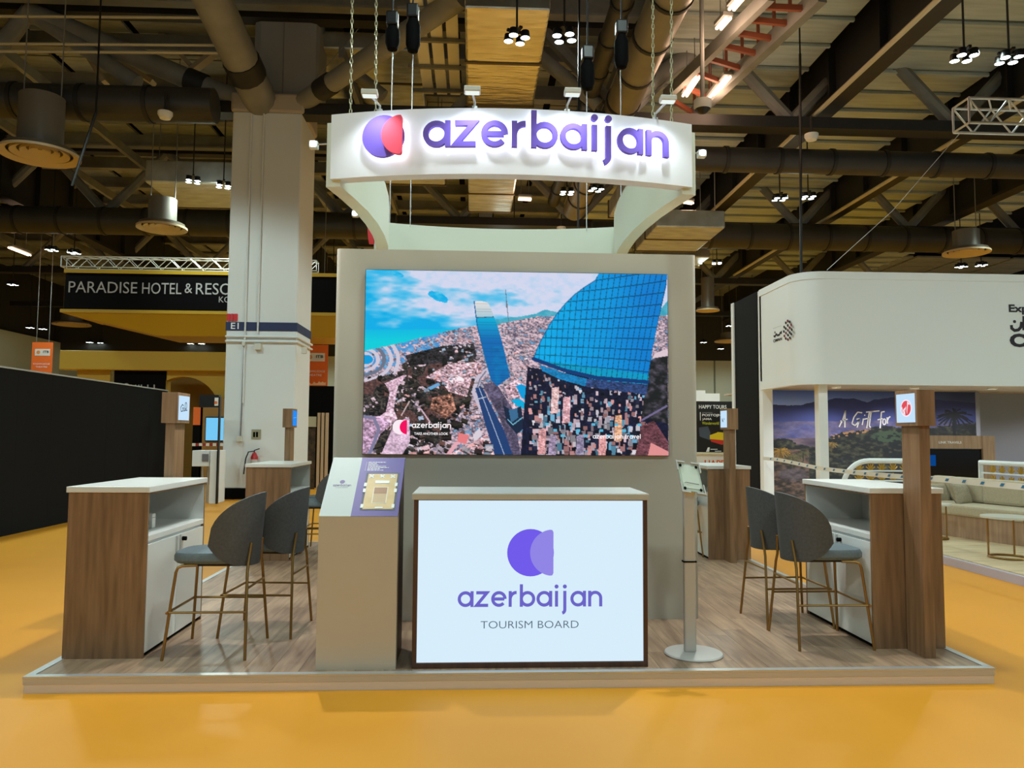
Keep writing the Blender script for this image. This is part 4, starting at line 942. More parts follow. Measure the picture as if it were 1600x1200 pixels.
# the dense blocks at the lower right
paintp([(822, 572), (1013, 600), (1043, 600), (1043, 711), (812, 711), (818, 620)], (22, 26, 52), .8)
rs2 = np.random.RandomState(21)
for k in range(620):
    x = rs2.uniform(826, 1016); y = 576+(711-576)*rs2.rand()**.8+(x-826)*.1
    s_ = (y-560)/150*5+1.6; wd, hg = s_*rs2.uniform(.3, .75), s_*rs2.uniform(.3, 1.1)
    c = [(226, 198, 210), (210, 208, 226), (238, 170, 170), (232, 226, 236), (120, 190, 226), (40, 44, 70), (20, 24, 44)][rs2.randint(7)]
    lx = (x-905)*.0016*hg
    paintp([(x-wd, y-hg), (x+wd, y-hg), (x+wd-lx, y+hg), (x-wd-lx, y+hg)], np.array(c)*rs2.uniform(.55, 1.0))
for x, y, c in ((846, 690, (232, 168, 170)), (862, 700, (168, 150, 180)), (905, 700, (150, 140, 170)), (940, 700, (226, 160, 160)), (965, 668, (236, 176, 140)), (884, 640, (232, 176, 184)), (866, 625, (220, 180, 180))):
    paintp([(x-6, y-20), (x+5, y-22), (x+4, y+20), (x-8, y+20)], c, .7)
for k in range(14): x = 850+k*12; paintp([(x, 660+(k % 3)*9), (x+6, 660+(k % 3)*9), (x+6, 664+(k % 3)*9), (x, 664+(k % 3)*9)], (90, 190, 226))
right = pmask(GX, GY, [(1014, 560), (1043, 545), (1043, 660), (1000, 650), (1008, 600)])
A = np.where(right[..., None], mix((28, 32, 34), (96, 88, 104), (N2-.4)*2.4), A)
paintp([(1000, 664), (1020, 655), (1043, 690), (1043, 711), (990, 711)], (110, 66, 76), .8); paintp([(1015, 690), (1043, 704), (1043, 711), (1010, 711)], (232, 150, 150))
paintp([(1022, 548), (1043, 540), (1043, 552), (1018, 556)], (228, 206, 216)); paintl([(1000, 655), (1040, 632)], 3, (120, 110, 150))
# big sail-shaped glass tower
bigp = [(830, 561), (838, 540), (848, 520), (857, 503), (868, 486), (882, 469), (896, 455), (910, 444), (926, 434), (934, 420), (1043, 420), (1041, 440), (1034, 470), (1026, 505), (1019, 540), (1013, 575), (1010, 604), (985, 600), (930, 592), (880, 578), (845, 567)]
mk = pmask(GX, GY, bigp)
tw = mix((0, 176, 240), (0, 128, 214), (GX-850)/180+(N4-.5)*.5)
tw = np.where((GY > 560+(GX-830)*.12)[..., None], mix((0, 150, 210), (0, 170, 200), N2), tw)
uu = (GX+(GY-432)*.13*(1+(GX-930)/150))/9.3; fl = np.abs(uu-np.round(uu)) < .075
gg = (GY+(GX-930)*.15*(1-(GY-432)/95)-432)/15.5; hl = np.abs(gg-np.round(gg)) < .055
tw = np.where((fl | hl)[..., None], tw*.62, tw)
A = np.where(mk[..., None], tw, A)
paintl([(830, 561), (838, 540), (848, 520), (857, 503), (868, 486), (882, 469), (896, 455), (910, 444), (928, 432)], 1.3, (0, 90, 150))
paintl([(831, 559), (850, 566), (880, 577), (930, 588), (1010, 594)], 6, (12, 60, 120))
paintp([(840, 568), (880, 581), (915, 590), (912, 602), (870, 590), (845, 578)], (20, 130, 190), .4)
paintp([(915, 590), (1011, 598), (1008, 614), (940, 606), (912, 602)], (50, 74, 126), .8)
# slender tower and mast
slim = [(738, 469), (749, 468), (760, 471), (767, 487), (775, 508), (784, 540), (791, 570), (795, 588), (775, 603), (766, 594), (757, 562), (750, 535), (743, 507)]
mk = pmask(GX, GY, slim)
tw = np.where((GY < 494)[..., None], mix((240, 232, 230), (170, 206, 220), (GY-468)/26), mix((0, 178, 222), (10, 108, 184), (GY-496)/36))
tw = np.where(((GX-745-(GY-500)*.2 > 8) & (GY > 540))[..., None], mix((10, 96, 170), (0, 130, 196), N2), tw)
tw = np.where((np.abs((GY/4.2) % 1-.5) < .07)[..., None], tw*.86, tw); A = np.where(mk[..., None], tw, A)
paintl([(742, 495), (768, 493)], 1.2, (40, 90, 130)); paintl([(738, 469), (743, 507), (750, 535), (757, 562), (766, 594)], 1.6, (0, 110, 170))
paintl([(787, 450), (789, 474), (792, 500)], 1.1, (104, 110, 130)); paintl([(788.5, 470), (789.2, 478)], 2.4, (120, 124, 140))
picture('display', np.clip(A, 0, 255), lambda u, v: (vx0+(vx1-vx0)*u, VY, vz1+(vz0-vz1)*v), vs_, .92)
WE = emat('screen_white', (255, 250, 252), 1.0)
VP = plane_y(VY-.001)
def vq(px, py): return (vx0+(vx1-vx0)*(px-px0)/(px1-px0), vz1+(vz0-vz1)*(py-py0)/(py1-py0))
a = vq(644.5, 669); b = vq(704, 669); word('lettering', 'azerbaijan', VP, a[0], b[0], a[1], WE, vs_, .0005, .0015, .21)
a = vq(648, 680); b = vq(700, 676); text('lettering', 'TAKE ANOTHER LOOK', VP, a[0], b[0], a[1], b[1], WE, vs_, .0015, .015)
a = vq(924, 684); b = vq(999, 684); word('lettering', 'azerbaijan.travel', VP, a[0], b[0], a[1], WE, vs_, .0005, .0015, .2)
c = vq(626, 668); rr = .06
MB().flat(disc(c[0], c[1], rr), VP, .0008).build('logo', emat('screen_pinkwhite', (250, 236, 244), 1), vs_); MB().flat(half(c[0], c[1], rr), VP, .0016).build('logo', emat('screen_magenta', (244, 20, 96), 1), vs_)

# reception counter with lit front
rc = thing('reception_counter', (.39, 5.4, PZ), 'reception counter with glowing white front and violet lettering', 'counter')
RX0, RX1, RY0, RY1 = -.385, 1.165, 5.12, 5.72
fx0, fx1, fz0, fz1 = -.355, 1.137, .135, 1.185
box('body', DKWOOD, rc, RX0+.01, RX1-.01, RY0+.05, RY1, PZ, 1.19)
for x0, x1, za, zb2 in ((RX0, fx0, PZ, 1.19), (fx1, RX1, PZ, 1.19), (fx0, fx1, PZ, fz0), (fx0, fx1, fz1, 1.19)): box('front_frame', DKWOOD, rc, x0, x1, RY0, RY0+.05, za, zb2)
box('counter_top', BEIGE, rc, RX0-.012, RX1+.012, RY0-.012, RY1+.02, 1.19, 1.23, .003)
box('top_sheet', WHITE, rc, RX0-.008, RX1+.008, RY0-.006, RY1+.016, 1.23, 1.233)
lpn = box('light_panel', LIGHTBOX, rc, fx0, fx1, RY0+.015, RY0+.05, fz0, fz1)
RP = plane_y(RY0+.014)
def rq(px, py): a = ony(px, py, RY0+.014); return (a.x, a.z)
c = rq(829, 863.5); rr = .155
MB().flat(disc(*c, rr), RP, .001).build('logo', emat('lit_violet', (118, 96, 246), .9), rc); MB().flat(half(c[0], c[1], rr), RP, .002).build('logo', emat('lit_lilac', (152, 140, 240), .9), rc)
a, b = rq(716, 948.5), rq(940, 948.5); word('lettering', 'azerbaijan', RP, a[0], b[0], a[1], emat('lit_violet_text', (116, 108, 214), .85), rc, .0005, .002, .2)
a, b = rq(751, 982), rq(904, 969.5); text('lettering', 'TOURISM BOARD', RP, a[0], b[0], a[1], b[1], emat('lit_grey_text', (92, 112, 132), .8), rc, .002, -.008)

# sloping information podium
pd = thing('information_podium', (-.745, 5.35, PZ), 'beige information podium with sloping floor plan panel', 'podium')
X0, X1, Y0, Y1, ZA, ZB = -1.0, -.488, 5.11, 5.6, 1.08, 1.447
MB().add([(X0, Y0, PZ), (X1, Y0, PZ), (X1, Y0+.08, PZ), (X0, Y0+.08, PZ), (X0, Y0, ZA), (X1, Y0, ZA), (X1, Y0+.08, ZA+.05), (X0, Y0+.08, ZA+.05)],
         [(0, 1, 5, 4), (1, 2, 6, 5), (2, 3, 7, 6), (3, 0, 4, 7), (4, 5, 6, 7), (3, 2, 1, 0)]).build('front_panel', BEIGE2, pd)
sl = (ZB-ZA)/(Y1-Y0)
pr = [(Y0+.08, PZ), (Y1, PZ), (Y1, ZB-.012), (Y0+.08, ZA+.08*sl-.012)]
MB().prism(pr, lambda u, v, d: (d, u, v), X0+.006, X1-.006).build('body', DKWOOD, pd)
def slope(u, v, d): return (X0+(X1-X0)*u, Y0+(Y1-Y0)*v-d*.6, ZA+(ZB-ZA)*v+d*.8)
def sq(u0, u1, v0, v1): return [(u0, v0), (u1, v0), (u1, v1), (u0, v1)]
MB().prism(sq(0, .4, 0, 1), slope, -.012, .003).build('white_panel', mat('matt_white_print', (190, 198, 194), .6), pd)
MB().prism(sq(.4, 1, 0, 1), slope, -.012, .003).build('plan_panel', PURPRINT, pd)
MB().flat(disc(.2, .56, .034, 20), lambda u, v, d: slope(u, .56+(v-.56)*.9, d), .004).build('logo', DKPURP, pd)
word('lettering', 'azerbaijan', slope, .085, .325, .485, DKPURP, pd, .0032, .0045, .16)
text('lettering', 'TOURISM BOARD', slope, .12, .29, .455, .468, GREYTXT, pd, .0045)
MB().flat(sq(.5, .955, .09, .72), slope, .004).build('plan_border', mat('plan_slate', (84, 90, 104), .6), pd)
MB().flat(sq(.53, .925, .11, .70), slope, .005).build('plan_floor', mat('plan_wood', (206, 180, 126), .5, noise=.1, scale=12), pd)
MB().flat(sq(.635, .825, .2, .47), slope, .006).build('plan_room', mat('plan_room_edge', (232, 226, 206), .5), pd); MB().flat(sq(.645, .815, .21, .46), slope, .007).build('plan_room_floor', mat('plan_room_floor', (190, 164, 122), .5), pd)
MB().flat(sq(.645, .815, .36, .46), slope, .008).build('plan_store', mat('plan_store', (160, 120, 84), .5), pd)
PW = mat('plan_white', (228, 230, 224), .5)
for u in (.58, .725, .865):
    for s_ in (-1, 1): MB().stroke([(u-.028, .655-s_*.024), (u+.028, .655+s_*.024)], .02, slope, .005, .007).build('plan_booth', PW, pd)
for u, v in ((.515, .51), (.925, .51), (.515, .41), (.925, .41), (.52, .155), (.92, .155)): MB().flat(sq(u-.018, u+.018, v-.03, v+.03), slope, .0075).build('plan_counter', PW, pd)
MB().flat(sq(.64, .83, .53, .58), slope, .007).build('plan_counter', PW, pd); MB().flat(sq(.69, .79, .12, .14), slope, .007).build('plan_counter', PW, pd)
for i, wd in enumerate((.26, .14, .16, .27, .31, .19, .24)):   # list too small to read in the photograph: fine print strokes only
    mb = MB(); u = .50; rs4 = random.Random(i); v = .911-i*.024
    mb.stroke([(.47, v), (.478, v)], .008, slope, .0035, .0045)
    while u < .48+wd:
        L = rs4.uniform(.015, .05); mb.stroke([(u, v), (min(u+L, .48+wd), v)], .009, slope, .0035, .0045); u += L+.006
    mb.build('fine_print', WHTXT, pd)

# tablet stand
ts = thing('tablet_stand', (1.55, 5.4, PZ), 'pale floor stand with a tilted tablet holder beside the lit counter', 'stand')
GS = mat('pale_grey_metal', (196, 194, 188), .4, .15)
MB().lathe([(.01, 0), (.2, 0), (.203, .008), (.196, .016), (.05, .02), (.01, .02)], (1.55, 5.4, PZ), 48).build('base_plate', GS, ts, smooth=True)
box('pole', GS, ts, 1.483, 1.567, 5.38, 5.42, PZ+.015, 1.24, .012)
box('cable_clip', BLACK, ts, 1.478, 1.572, 5.374, 5.426, .735, .745)
tp0, tp1, tp2 = ony(1056, 721, 5.45), ony(1091, 726, 5.45), ony(1066, 768, 5.34)
E1 = (tp1-tp0); E2 = (tp0-tp2); Nn = E1.cross(E2).normalized()
if Nn.y > 0: Nn = -Nn
def tmap(u, v, d): return tuple(tp2+E1*u+E2*v+Nn*d)
hp = MB().prism([(.04, .05), (.96, .05), (.96, .95), (.04, .95)], tmap, -.012, 0).build('holder_plate', mat('acrylic_plate', (190, 204, 190), .18), ts)
MB().prism([(.12, .14), (.88, .14), (.88, .9), (.12, .9)], tmap, 0, .003).build('inner_plate', mat('pale_acrylic', (208, 220, 206), .2), ts)
MB().stroke([(.2, .3), (.24, .33), (.82, .31)], .012, tmap, .003, .005).build('engraved_line', GREYTXT, ts)
for u, v in ((.08, .06), (.92, .06), (.08, .94), (.92, .94)):
    su, sv = (1 if u < .5 else -1), (1 if v < .5 else -1); u0, v0 = (0 if u < .5 else 1), (0 if v < .5 else 1)
    MB().stroke([(u0-.0*su, v0+.3*sv), (u0, v0), (u0+.36*su, v0)], .05, tmap, -.004, .014).build('corner_clamp', GS, ts)
    MB().prism([(u+.07*su+.055*math.cos(a), v+.06*sv+.045*math.sin(a)) for a in [i*math.pi/6 for i in range(12)]], tmap, .003, .01).build('screw_knob', BLACK, ts)
MB().bar(tmap(.5, .3, -.012), (1.525, 5.4, 1.2), .07, .04).build('bracket', GS, ts)

# ---- service counters (open shelf and doors on one long side)
def counter_proto():
    t = thing('service_counter', (0, 0, 0)); W_, L_, H_ = .265, .56, 1.11   # half width, half length, height under the top
    box('end_panel', WALNUT, t, -W_, W_, -L_, -L_+.02, 0, H_); box('end_panel', WALNUT, t, -W_, W_, L_-.02, L_, 0, H_)
    box('back_panel', WALNUT, t, -W_, -W_+.02, -L_+.02, L_-.02, 0, H_)
    box('counter_top', WHITE, t, -W_-.012, W_+.012, -L_-.012, L_+.012, H_, H_+.04, .003)
    box('shelf', WHITE, t, -W_+.02, W_, -L_+.02, L_-.02, .775, .815, .003)
    box('niche_back', WHITE, t, -W_+.02, -W_+.03, -L_+.02, L_-.02, .815, H_); box('niche_ceiling', WALNUT, t, -W_+.03, W_, -L_+.02, L_-.02, H_-.012, H_)
    for s_ in (-1, 1): box('niche_side', WHITE, t, -W_+.03, W_-.002, min(s_*(L_-.02), s_*(L_-.024)), max(s_*(L_-.02), s_*(L_-.024)), .815, H_-.012)
    box('plinth', BLACK, t, -W_+.02, W_-.02, -L_+.02, L_-.02, 0, .04)
    for s_ in (-1, 1):
        d = box('door', WHITE, t, W_-.02, W_, (-L_+.022 if s_ < 0 else .003), (-.003 if s_ < 0 else L_-.022), .03, .755, .002)
        box('handle', ALU, d, W_, W_+.012, s_*.035-.008, s_*.035+.008, .63, .75)
    lk = MB().tube([(W_, .09, .715), (W_+.03, .09, .715)], .016, 8).build('lock_knob', BLACK, t)
    box('carcass', MATTW, t, -W_+.02, W_-.021, -L_+.02, L_-.02, .04, .774)
    return t
c0 = counter_proto(); cs = [c0]+[dup(c0) for _ in range(3)]
for o, (x, y, rz, lab) in zip(cs, ((-2.475, 5.96, 0, 'walnut counter with white top at the front left, open shelf facing inward'),
                                   (-2.455, 9.98, 0, 'walnut counter with white top at the back left, before the white column'),
                                   (3.155, 6.05, math.pi, 'walnut counter with white top at the front right behind a wooden post'),
                                   (3.175, 10.0, math.pi, 'walnut counter with white top at the back right, near the black panel'))):
    o.location = (x, y, PZ); o.rotation_euler[2] = rz; setp(o, lab, 'counter', 'walnut service counters on the platform')
bx_ = thing('small_box', (-2.4, 5.85, .916), 'small white box on the shelf of the front left counter', 'box')
box('body', WHITE, bx_, -2.43, -2.36, 5.85, 5.91, .916, 1.02, .004); box('lid_seam', GREYTXT, bx_, -2.361, -2.359, 5.85, 5.91, .99, .993)

# ---- wooden posts with lit boxes
def pillar(xa, xb, ya, yb, side, label, face, deco):
    t = thing('sign_post', ((xa+xb)/2, (ya+yb)/2, PZ), label, 'sign post', 'wooden posts with lit sign boxes')
    box('post', WALNUT, t, xa, xb, ya, yb, PZ, 1.70)
    bx0, bx1, by0, by1, bz0, bz1 = (xa+xb)/2-.065, (xa+xb)/2+.065, (ya+yb)/2-.14, (ya+yb)/2+.14, 1.70, 1.955
    box('sign_box', WALNUT, t, bx0, bx1, by0, by1, bz0, bz1, .002)
    xs = bx1 if side > 0 else bx0
    fc = box('lit_face', face, t, min(xs, xs+side*.004), max(xs, xs+side*.004), by0+.025, by1-.025, bz0+.025, bz1-.025)
    mp = lambda u, v, d: (xs+side*(.004+d), (ya+yb)/2+(u if side > 0 else -u)*.115, (bz0+bz1)/2+v*.1)
    deco(t, mp)
    return t
LBF = emat('sign_face_white', (196, 226, 250), 1.0)
INK = emat('sign_ink', (40, 60, 70), .6)
def deco_script(t, mp):
    mb = MB()
    mb.stroke([(-.15, .2), (-.4, .3), (-.7, .05), (-.6, -.3), (-.3, -.25), (-.25, .0), (-.4, 0)], .07, mp, .0005, .001)
    mb.stroke([(-.1, .1), (-.1, -.25), (.1, -.2), (.15, .1)], .07, mp, .0005, .001)
    mb.stroke(arc(.3, .2, .18, 0, 340, 12, .3), .07, mp, .0005, .001, True); mb.stroke([(.2, -.2), (.6, -.15)], .07, mp, .0005, .001); mb.build('script_logo', INK, t)
def deco_leaf(t, mp):
    mb = MB(); mb.stroke([(-.5, .1), (-.3, -.3), (-.1, .2), (-.25, -.1), (-.05, -.35)], .09, mp, .0005, .001); mb.stroke([(.1, .1), (.2, -.1), (.35, .1)], .05, mp, .0005, .001); mb.build('script_logo', INK, t)
def deco_red(t, mp):
    MB().prism(arc(.1, 0, .62, 0, 345, 24, .62), mp, .0005, .001).build('logo', emat('sign_ring_white', (246, 240, 250), 1), t)
    MB().prism(arc(.1, 0, .52, 0, 345, 24, .53), mp, .001, .0015).build('logo', emat('sign_red', (238, 84, 92), .9), t)
    mb = MB(); mb.stroke([(-.45, -.2), (-.35, .1), (-.25, -.25), (-.05, .0), (-.05, -.5)], .1, mp, .0015, .002); mb.stroke([(-.2, -.45), (.1, .1), (.2, -.4), (.3, .4), (.5, .25)], .1, mp, .0015, .002); mb.build('script_logo', emat('sign_ring_white', (246, 240, 250), 1), t)
def deco_blue(t, mp):
    MB().prism([(-.8, .0), (.8, .1), (.8, .16), (-.8, .06)], mp, .0005, .001).build('stripe', emat('sign_sky', (110, 190, 255), 1), t)
pillar(3.125, 3.2, 5.25, 5.47, -1, 'tall wooden post before the front right counter, red round logo', LBF, deco_red)
pillar(-2.56, -2.485, 6.545, 6.765, 1, 'wooden post behind the front left counter, dark script on lit box', LBF, deco_script)
pillar(3.10, 3.175, 9.19, 9.41, -1, 'wooden post before the back right counter, small script on lit box', LBF, deco_leaf)
pillar(-2.55, -2.475, 10.57, 10.79, 1, 'wooden post behind the back left counter with blue lit box', emat('sign_face_blue', (40, 140, 245), 1.0), deco_blue)

# ---- bar stools
def stool_proto():
    t = thing('bar_stool', (0, 0, 0))
    # seat: rounded cushion
    n = 36; rows = ((.0, .0, .625), (.92, .92, .625), (1, 1, .645), (1, 1, .675), (.95, .95, .698), (.7, .7, .708), (0, 0, .71)); mb = MB(); vs = []
    for sx, sy, z in rows:
        for i in range(n):
            a = 2*math.pi*i/n; ca, sa = math.cos(a), math.sin(a); k = (abs(ca)**4+abs(sa)**4)**(-1/4)
            vs.append((-.04+ca*k*.25*sx, sa*k*.225*sy, z))
    fs = [(r*n+i, r*n+(i+1) % n, (r+1)*n+(i+1) % n, (r+1)*n+i) for r in range(len(rows)-1) for i in range(n)]
    mb.add(vs, fs).build('seat', GREYSEAT, t, smooth=True)
    # wrap-round shell back
    mb = MB(); nt_, nz_ = 34, 10; TH = math.radians(104); vs = []
    for side in (0, 1):
        for i in range(nt_+1):
            th = -TH+2*TH*i/nt_; f_ = abs(th)/TH
            top = .75+.35*math.sqrt(max(0, 1-f_**2.2)); bot = .60+.15*f_**4
            for j in range(nz_+1):
                g = j/nz_; z = bot+(top-bot)*g
                lean = 1+.16*(z-.6)/.5; th_ = .038*(1-.5*abs(2*g-1)**6)*(1-.45*f_**6)
                rx, ry = .225*lean-(th_ if side else 0), .235*lean-(th_ if side else 0)
                vs.append((.0+rx*math.cos(th)+.035, ry*math.sin(th), z))
    W_ = nz_+1; N = (nt_+1)*W_; fs = []
    for i in range(nt_):
        for j in range(nz_):
            a = i*W_+j; fs += [(a, a+W_, a+W_+1, a+1), (N+a, N+a+1, N+a+W_+1, N+a+W_)]
    for i in range(nt_):
        a = i*W_+nz_; b = i*W_; fs += [(a, a+W_, N+a+W_, N+a), (b, N+b, N+b+W_, b+W_)]
    for j in range(nz_):
        a = j; b = nt_*W_+j; fs += [(a, a+1, N+a+1, N+a), (b, N+b, N+b+1, b+1)]
    o = mb.add(vs, fs).build('backrest', GREYFAB, t, smooth=True)
    R_ = .0105
    for s_ in (-1, 1):
        MB().tube([(-.10, s_*.19, .615), (-.20, s_*.2, .612), (-.228, s_*.205, .6), (-.238, s_*.21, .57), (-.285, s_*.28, 0)], R_, 8).build('leg', BRASS, t, smooth=True)
        MB().tube([(.243, s_*.135, .76), (.232, s_*.165, .62), (.235, s_*.19, .56), (.262, s_*.285, 0)], R_, 8).build('leg', BRASS, t, smooth=True)
        MB().tube([(-.275, s_*.25, .31), (.25, s_*.245, .31)], .008, 8).build('side_rail', BRASS, t, smooth=True)
    MB().tube([(-.268, -.27, .31), (-.268, .27, .31)], .009, 8).build('foot_rail', BRASS, t, smooth=True)
    MB().tube([(.244, -.21, .46), (.244, .21, .46)], .008, 8).build('rear_rail', BRASS, t, smooth=True)
    MB().box(-.2, .18, -.17, .17, .605, .628).build('seat_plate', BLACKM, t)
    return t
s0 = stool_proto()
SP = ((-1.775, 5.62, 0, 'grey upholstered bar stool nearest the viewer at the front left counter'),
      (-1.58, 6.17, -.06, 'grey upholstered bar stool second in line at the front left counter'),
      (-1.89, 9.72, .03, 'grey bar stool at the back left counter, partly behind podium'),
      (-1.89, 10.32, 0, 'grey bar stool farthest back on the left, mostly hidden behind others'),
      (2.59, 5.735, math.pi, 'grey upholstered bar stool nearest the viewer at the front right counter'),
      (2.58, 6.33, math.pi+.03, 'grey upholstered bar stool farther back at the front right counter'),
      (2.61, 9.9, math.pi, 'grey bar stool at the back right counter, mostly hidden by screen wall'))
for i, (x, y, rz, lab) in enumerate(SP):
    o = s0 if i == 0 else dup(s0); o.location = (x, y, PZ); o.rotation_euler[2] = rz; setp(o, lab, 'bar stool', 'grey bar stools on the platform')

# ---- hanging ring sign
RCX, RRAD, RYF = .30, 5.1, 5.785
RYC = RYF+RRAD; RZ0, RZ1 = 3.62, 4.14
def rmap(u, v, d): a = u/RRAD; return (RCX+(RRAD+d)*math.sin(a), RYC-(RRAD+d)*math.cos(a), v)
rg = thing('hanging_ring_sign', (RCX, 7.5, RZ0), 'white hanging ring sign with violet raised letters above the screen wall', 'sign')
us = [-1.465+2.93*i/40 for i in range(41)]
RW = mat('white_sign_panel', (238, 243, 248), .5)
ribbon([rmap(u, 0, 0)[:2] for u in us], .12, RZ0, RZ1).build('front_band', RW, rg, smooth=True)
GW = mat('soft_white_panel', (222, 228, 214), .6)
lpts = [(-1.185, 6.04), (-1.12, 6.35), (-1.06, 6.7), (-1.022, 7.1), (-1.01, 7.5), (-1.022, 7.9), (-1.06, 8.3), (-1.12, 8.65), (-1.185, 8.96)]
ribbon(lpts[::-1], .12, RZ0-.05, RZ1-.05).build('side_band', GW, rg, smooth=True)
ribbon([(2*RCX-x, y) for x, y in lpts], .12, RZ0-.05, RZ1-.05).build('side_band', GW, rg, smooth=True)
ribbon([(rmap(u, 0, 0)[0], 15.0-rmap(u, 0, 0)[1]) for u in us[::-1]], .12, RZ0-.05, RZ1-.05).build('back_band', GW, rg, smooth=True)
# logo and letters
def ru(px, py, off=.08):   # photo pixel -> (u, v) on the curved front
    y = RYF
    for _ in range(6):
        p = ony(px, py, y); a = math.asin((p.x-RCX)/(RRAD+off)); y = RYC-(RRAD+off)*math.cos(a)
    return a*RRAD, p.z
c = ru(598, 212); rr = ru(631, 212)[0]-c[0]
MB().prism(disc(*c, rr), rmap, .045, .075).build('logo_disc', PURPLE, rg); MB().prism(disc(*c, rr*.9), rmap, .04, .043).build('halo_light', HALO, rg)
hc = ru(627.5, 209.5, .12); hr = (ru(627.5, 178, .12)[1]-ru(627.5, 241, .12)[1])/2
hp_ = half(hc[0]-hr*.98, hc[1], hr)
MB().prism(hp_, rmap, .085, .12).build('logo_half', CORAL, rg); MB().prism([(hc[0]-hr*.5+(u-hc[0]+hr*.5)*.85, hc[1]+(v-hc[1])*.88) for u, v in hp_], rmap, .04, .044).build('halo_light', HALO, rg)
MB().prism(half(8.0, 3.84, .2), lambda u, v, d: (-1.06-d, u, v), 0.02, .07).build('logo_half', CORAL, rg)
a, b = ru(662, 228), ru(1044, 238); WD = 'azerbaijan'; scw = (b[0]-a[0])/word_width(WD); x = 0
bl = ru(690, 231.5)[1]; br = ru(1040, 243)[1]
for ch in WD:
    mbf = MB(); adv = glyph(mbf, ch, x, rmap, scw, a[0], (bl+br)/2,   .045, .08, .2); mbf.build('letter', PURPLE, rg)
    mbh = MB(); glyph(mbh, ch, x, rmap, scw, a[0], (bl+br)/2, .040, .043, .16); mbh.build('halo_light', HALO, rg)
    x += adv
# arm lamps above the front band
WG = mat('white_lamp_body', (214, 218, 212), .4)
for i, (px, py) in enumerate(((578, 149), (738, 144), (894, 147), (1043, 158))):
    tgt = (590, 738+3, 888, 1028)[i]; u0 = ru(tgt, 168, 0)[0]; base = Vector(rmap(u0, RZ1, -.06)); hd = ony(px, py, base.y-.34)
    t = thing('arm_floodlight', base, ['leftmost', 'second from left', 'third from left', 'rightmost'][i]+' white arm floodlight on top of the ring sign', 'lamp', 'arm floodlights on the ring sign')
    MB().tube([base+Vector((0, 0, -.03)), base+Vector((0, -.02, .06)), hd], .009, 8).build('arm', ALU, t, smooth=True)
    box('clamp', ALU, t, base.x-.02, base.x+.02, base.y-.03, base.y+.03, RZ1, RZ1+.03)
    MB().box(hd.x-.06, hd.x+.06, hd.y-.05, hd.y+.03, hd.z-.01, hd.z+.03).build('lamp_head', WG, t, bevel=.006); MB().box(hd.x-.05, hd.x+.05, hd.y-.04, hd.y+.02, hd.z-.014, hd.z-.01).build('lens', emat('flood_lens', (236, 246, 240), 1.0), t)
    L = bpy.data.lights.new('arm_floodlight_light', 'SPOT'); L.energy = 9; L.spot_size = math.radians(110); L.spot_blend = .7; L.shadow_soft_size = .03; L.color = (.88, .96, 1)
    lo = bpy.data.objects.new('arm_floodlight_light', L); COL.objects.link(lo); lo.location = hd+Vector((0, 0, -.03))
    lo.rotation_euler = (Vector((u0*.96+RCX, RYF+.1, RZ0+.1))-lo.location).to_track_quat('-Z', 'Y').to_euler()
for px, py, y, sd, lab in ((490, 226, 6.45, -1, 'bright spotlight on the left side of the ring sign'), (1097, 240, 6.5, 1, 'bright spotlight on the right side of the ring sign'), (555, 334, 8.3, -1, 'bright spotlight on the rear left side of the ring sign')):
    c = ony(px, py, y); t = thing('ring_spotlight', c, lab, 'lamp', 'spotlights on the sides of the ring sign')
    ex = float(np.interp(y, [q[1] for q in lpts], [q[0] for q in lpts])); ex = ex if sd < 0 else 2*RCX-ex
    MB().tube([c, (ex, y, c.z+.02)], .007, 6).build('arm', ALU, t)
    MB().box(c.x-.035, c.x+.035, c.y-.02, c.y+.05, c.z-.03, c.z+.03).build('lamp_head', WG, t, bevel=.005)
    MB().prism(disc(c.x, c.z, .027, 12), lambda u, v, d: (u, c.y-.02-d, v), 0, .004).build('lens', SPOTL, t)
    L = bpy.data.lights.new('ring_spotlight_light', 'SPOT'); L.energy = 230 if y < 7 else 60; L.spot_size = math.radians(105); L.spot_blend = .6; L.shadow_soft_size = .04
    lo = bpy.data.objects.new('ring_spotlight_light', L); COL.objects.link(lo); lo.location = c+Vector((sd*.02, -.06, -.04)); lo.rotation_euler = Vector((sd*.45, -.25, -1)).to_track_quat('-Z', 'Y').to_euler()
# chains, wires and hoists that carry the ring
CH = mat('galvanised_chain', (176, 172, 140), .4, .5)
def chain(px_t, px_b, py_b, y, label):
    b = ony(px_b, py_b, y); b.z = RZ1-.02; t = ony(px_t, -40, y); L = t.z-b.z+.9
    root = thing('hoist_chain', b, label, 'chain', 'chains carrying the ring sign'); n = int(L/.042); d = Vector((t.x-b.x, 0, t.z-b.z)).normalized()
    me = None
    for k in range(n):
        c = b+d*(k*.042+.02)
        if me is None:
            o = MB().tube([(math.cos(a)*.0095, 0, math.sin(a)*.026) for a in [i*math.pi/5 for i in range(10)]], .0045, 5, closed=True).build('link', CH, None); me = o.data
        else: o = bpy.data.objects.new('link', me); COL.objects.link(o)
        o.parent = root; o.location = c-b; o.rotation_euler[2] = (k % 2)*math.pi/2
chain(551, 548, 168, 6.12, 'left galvanised chain on the left end of the ring sign')
chain(588, 588, 150, 6.3, 'galvanised chain beside the leftmost arm floodlight')
chain(1020, 1020, 165, 6.2, 'galvanised chain left of the rightmost arm floodlight')
chain(1049, 1049, 178, 6.12, 'galvanised chain at the right end of the ring sign')
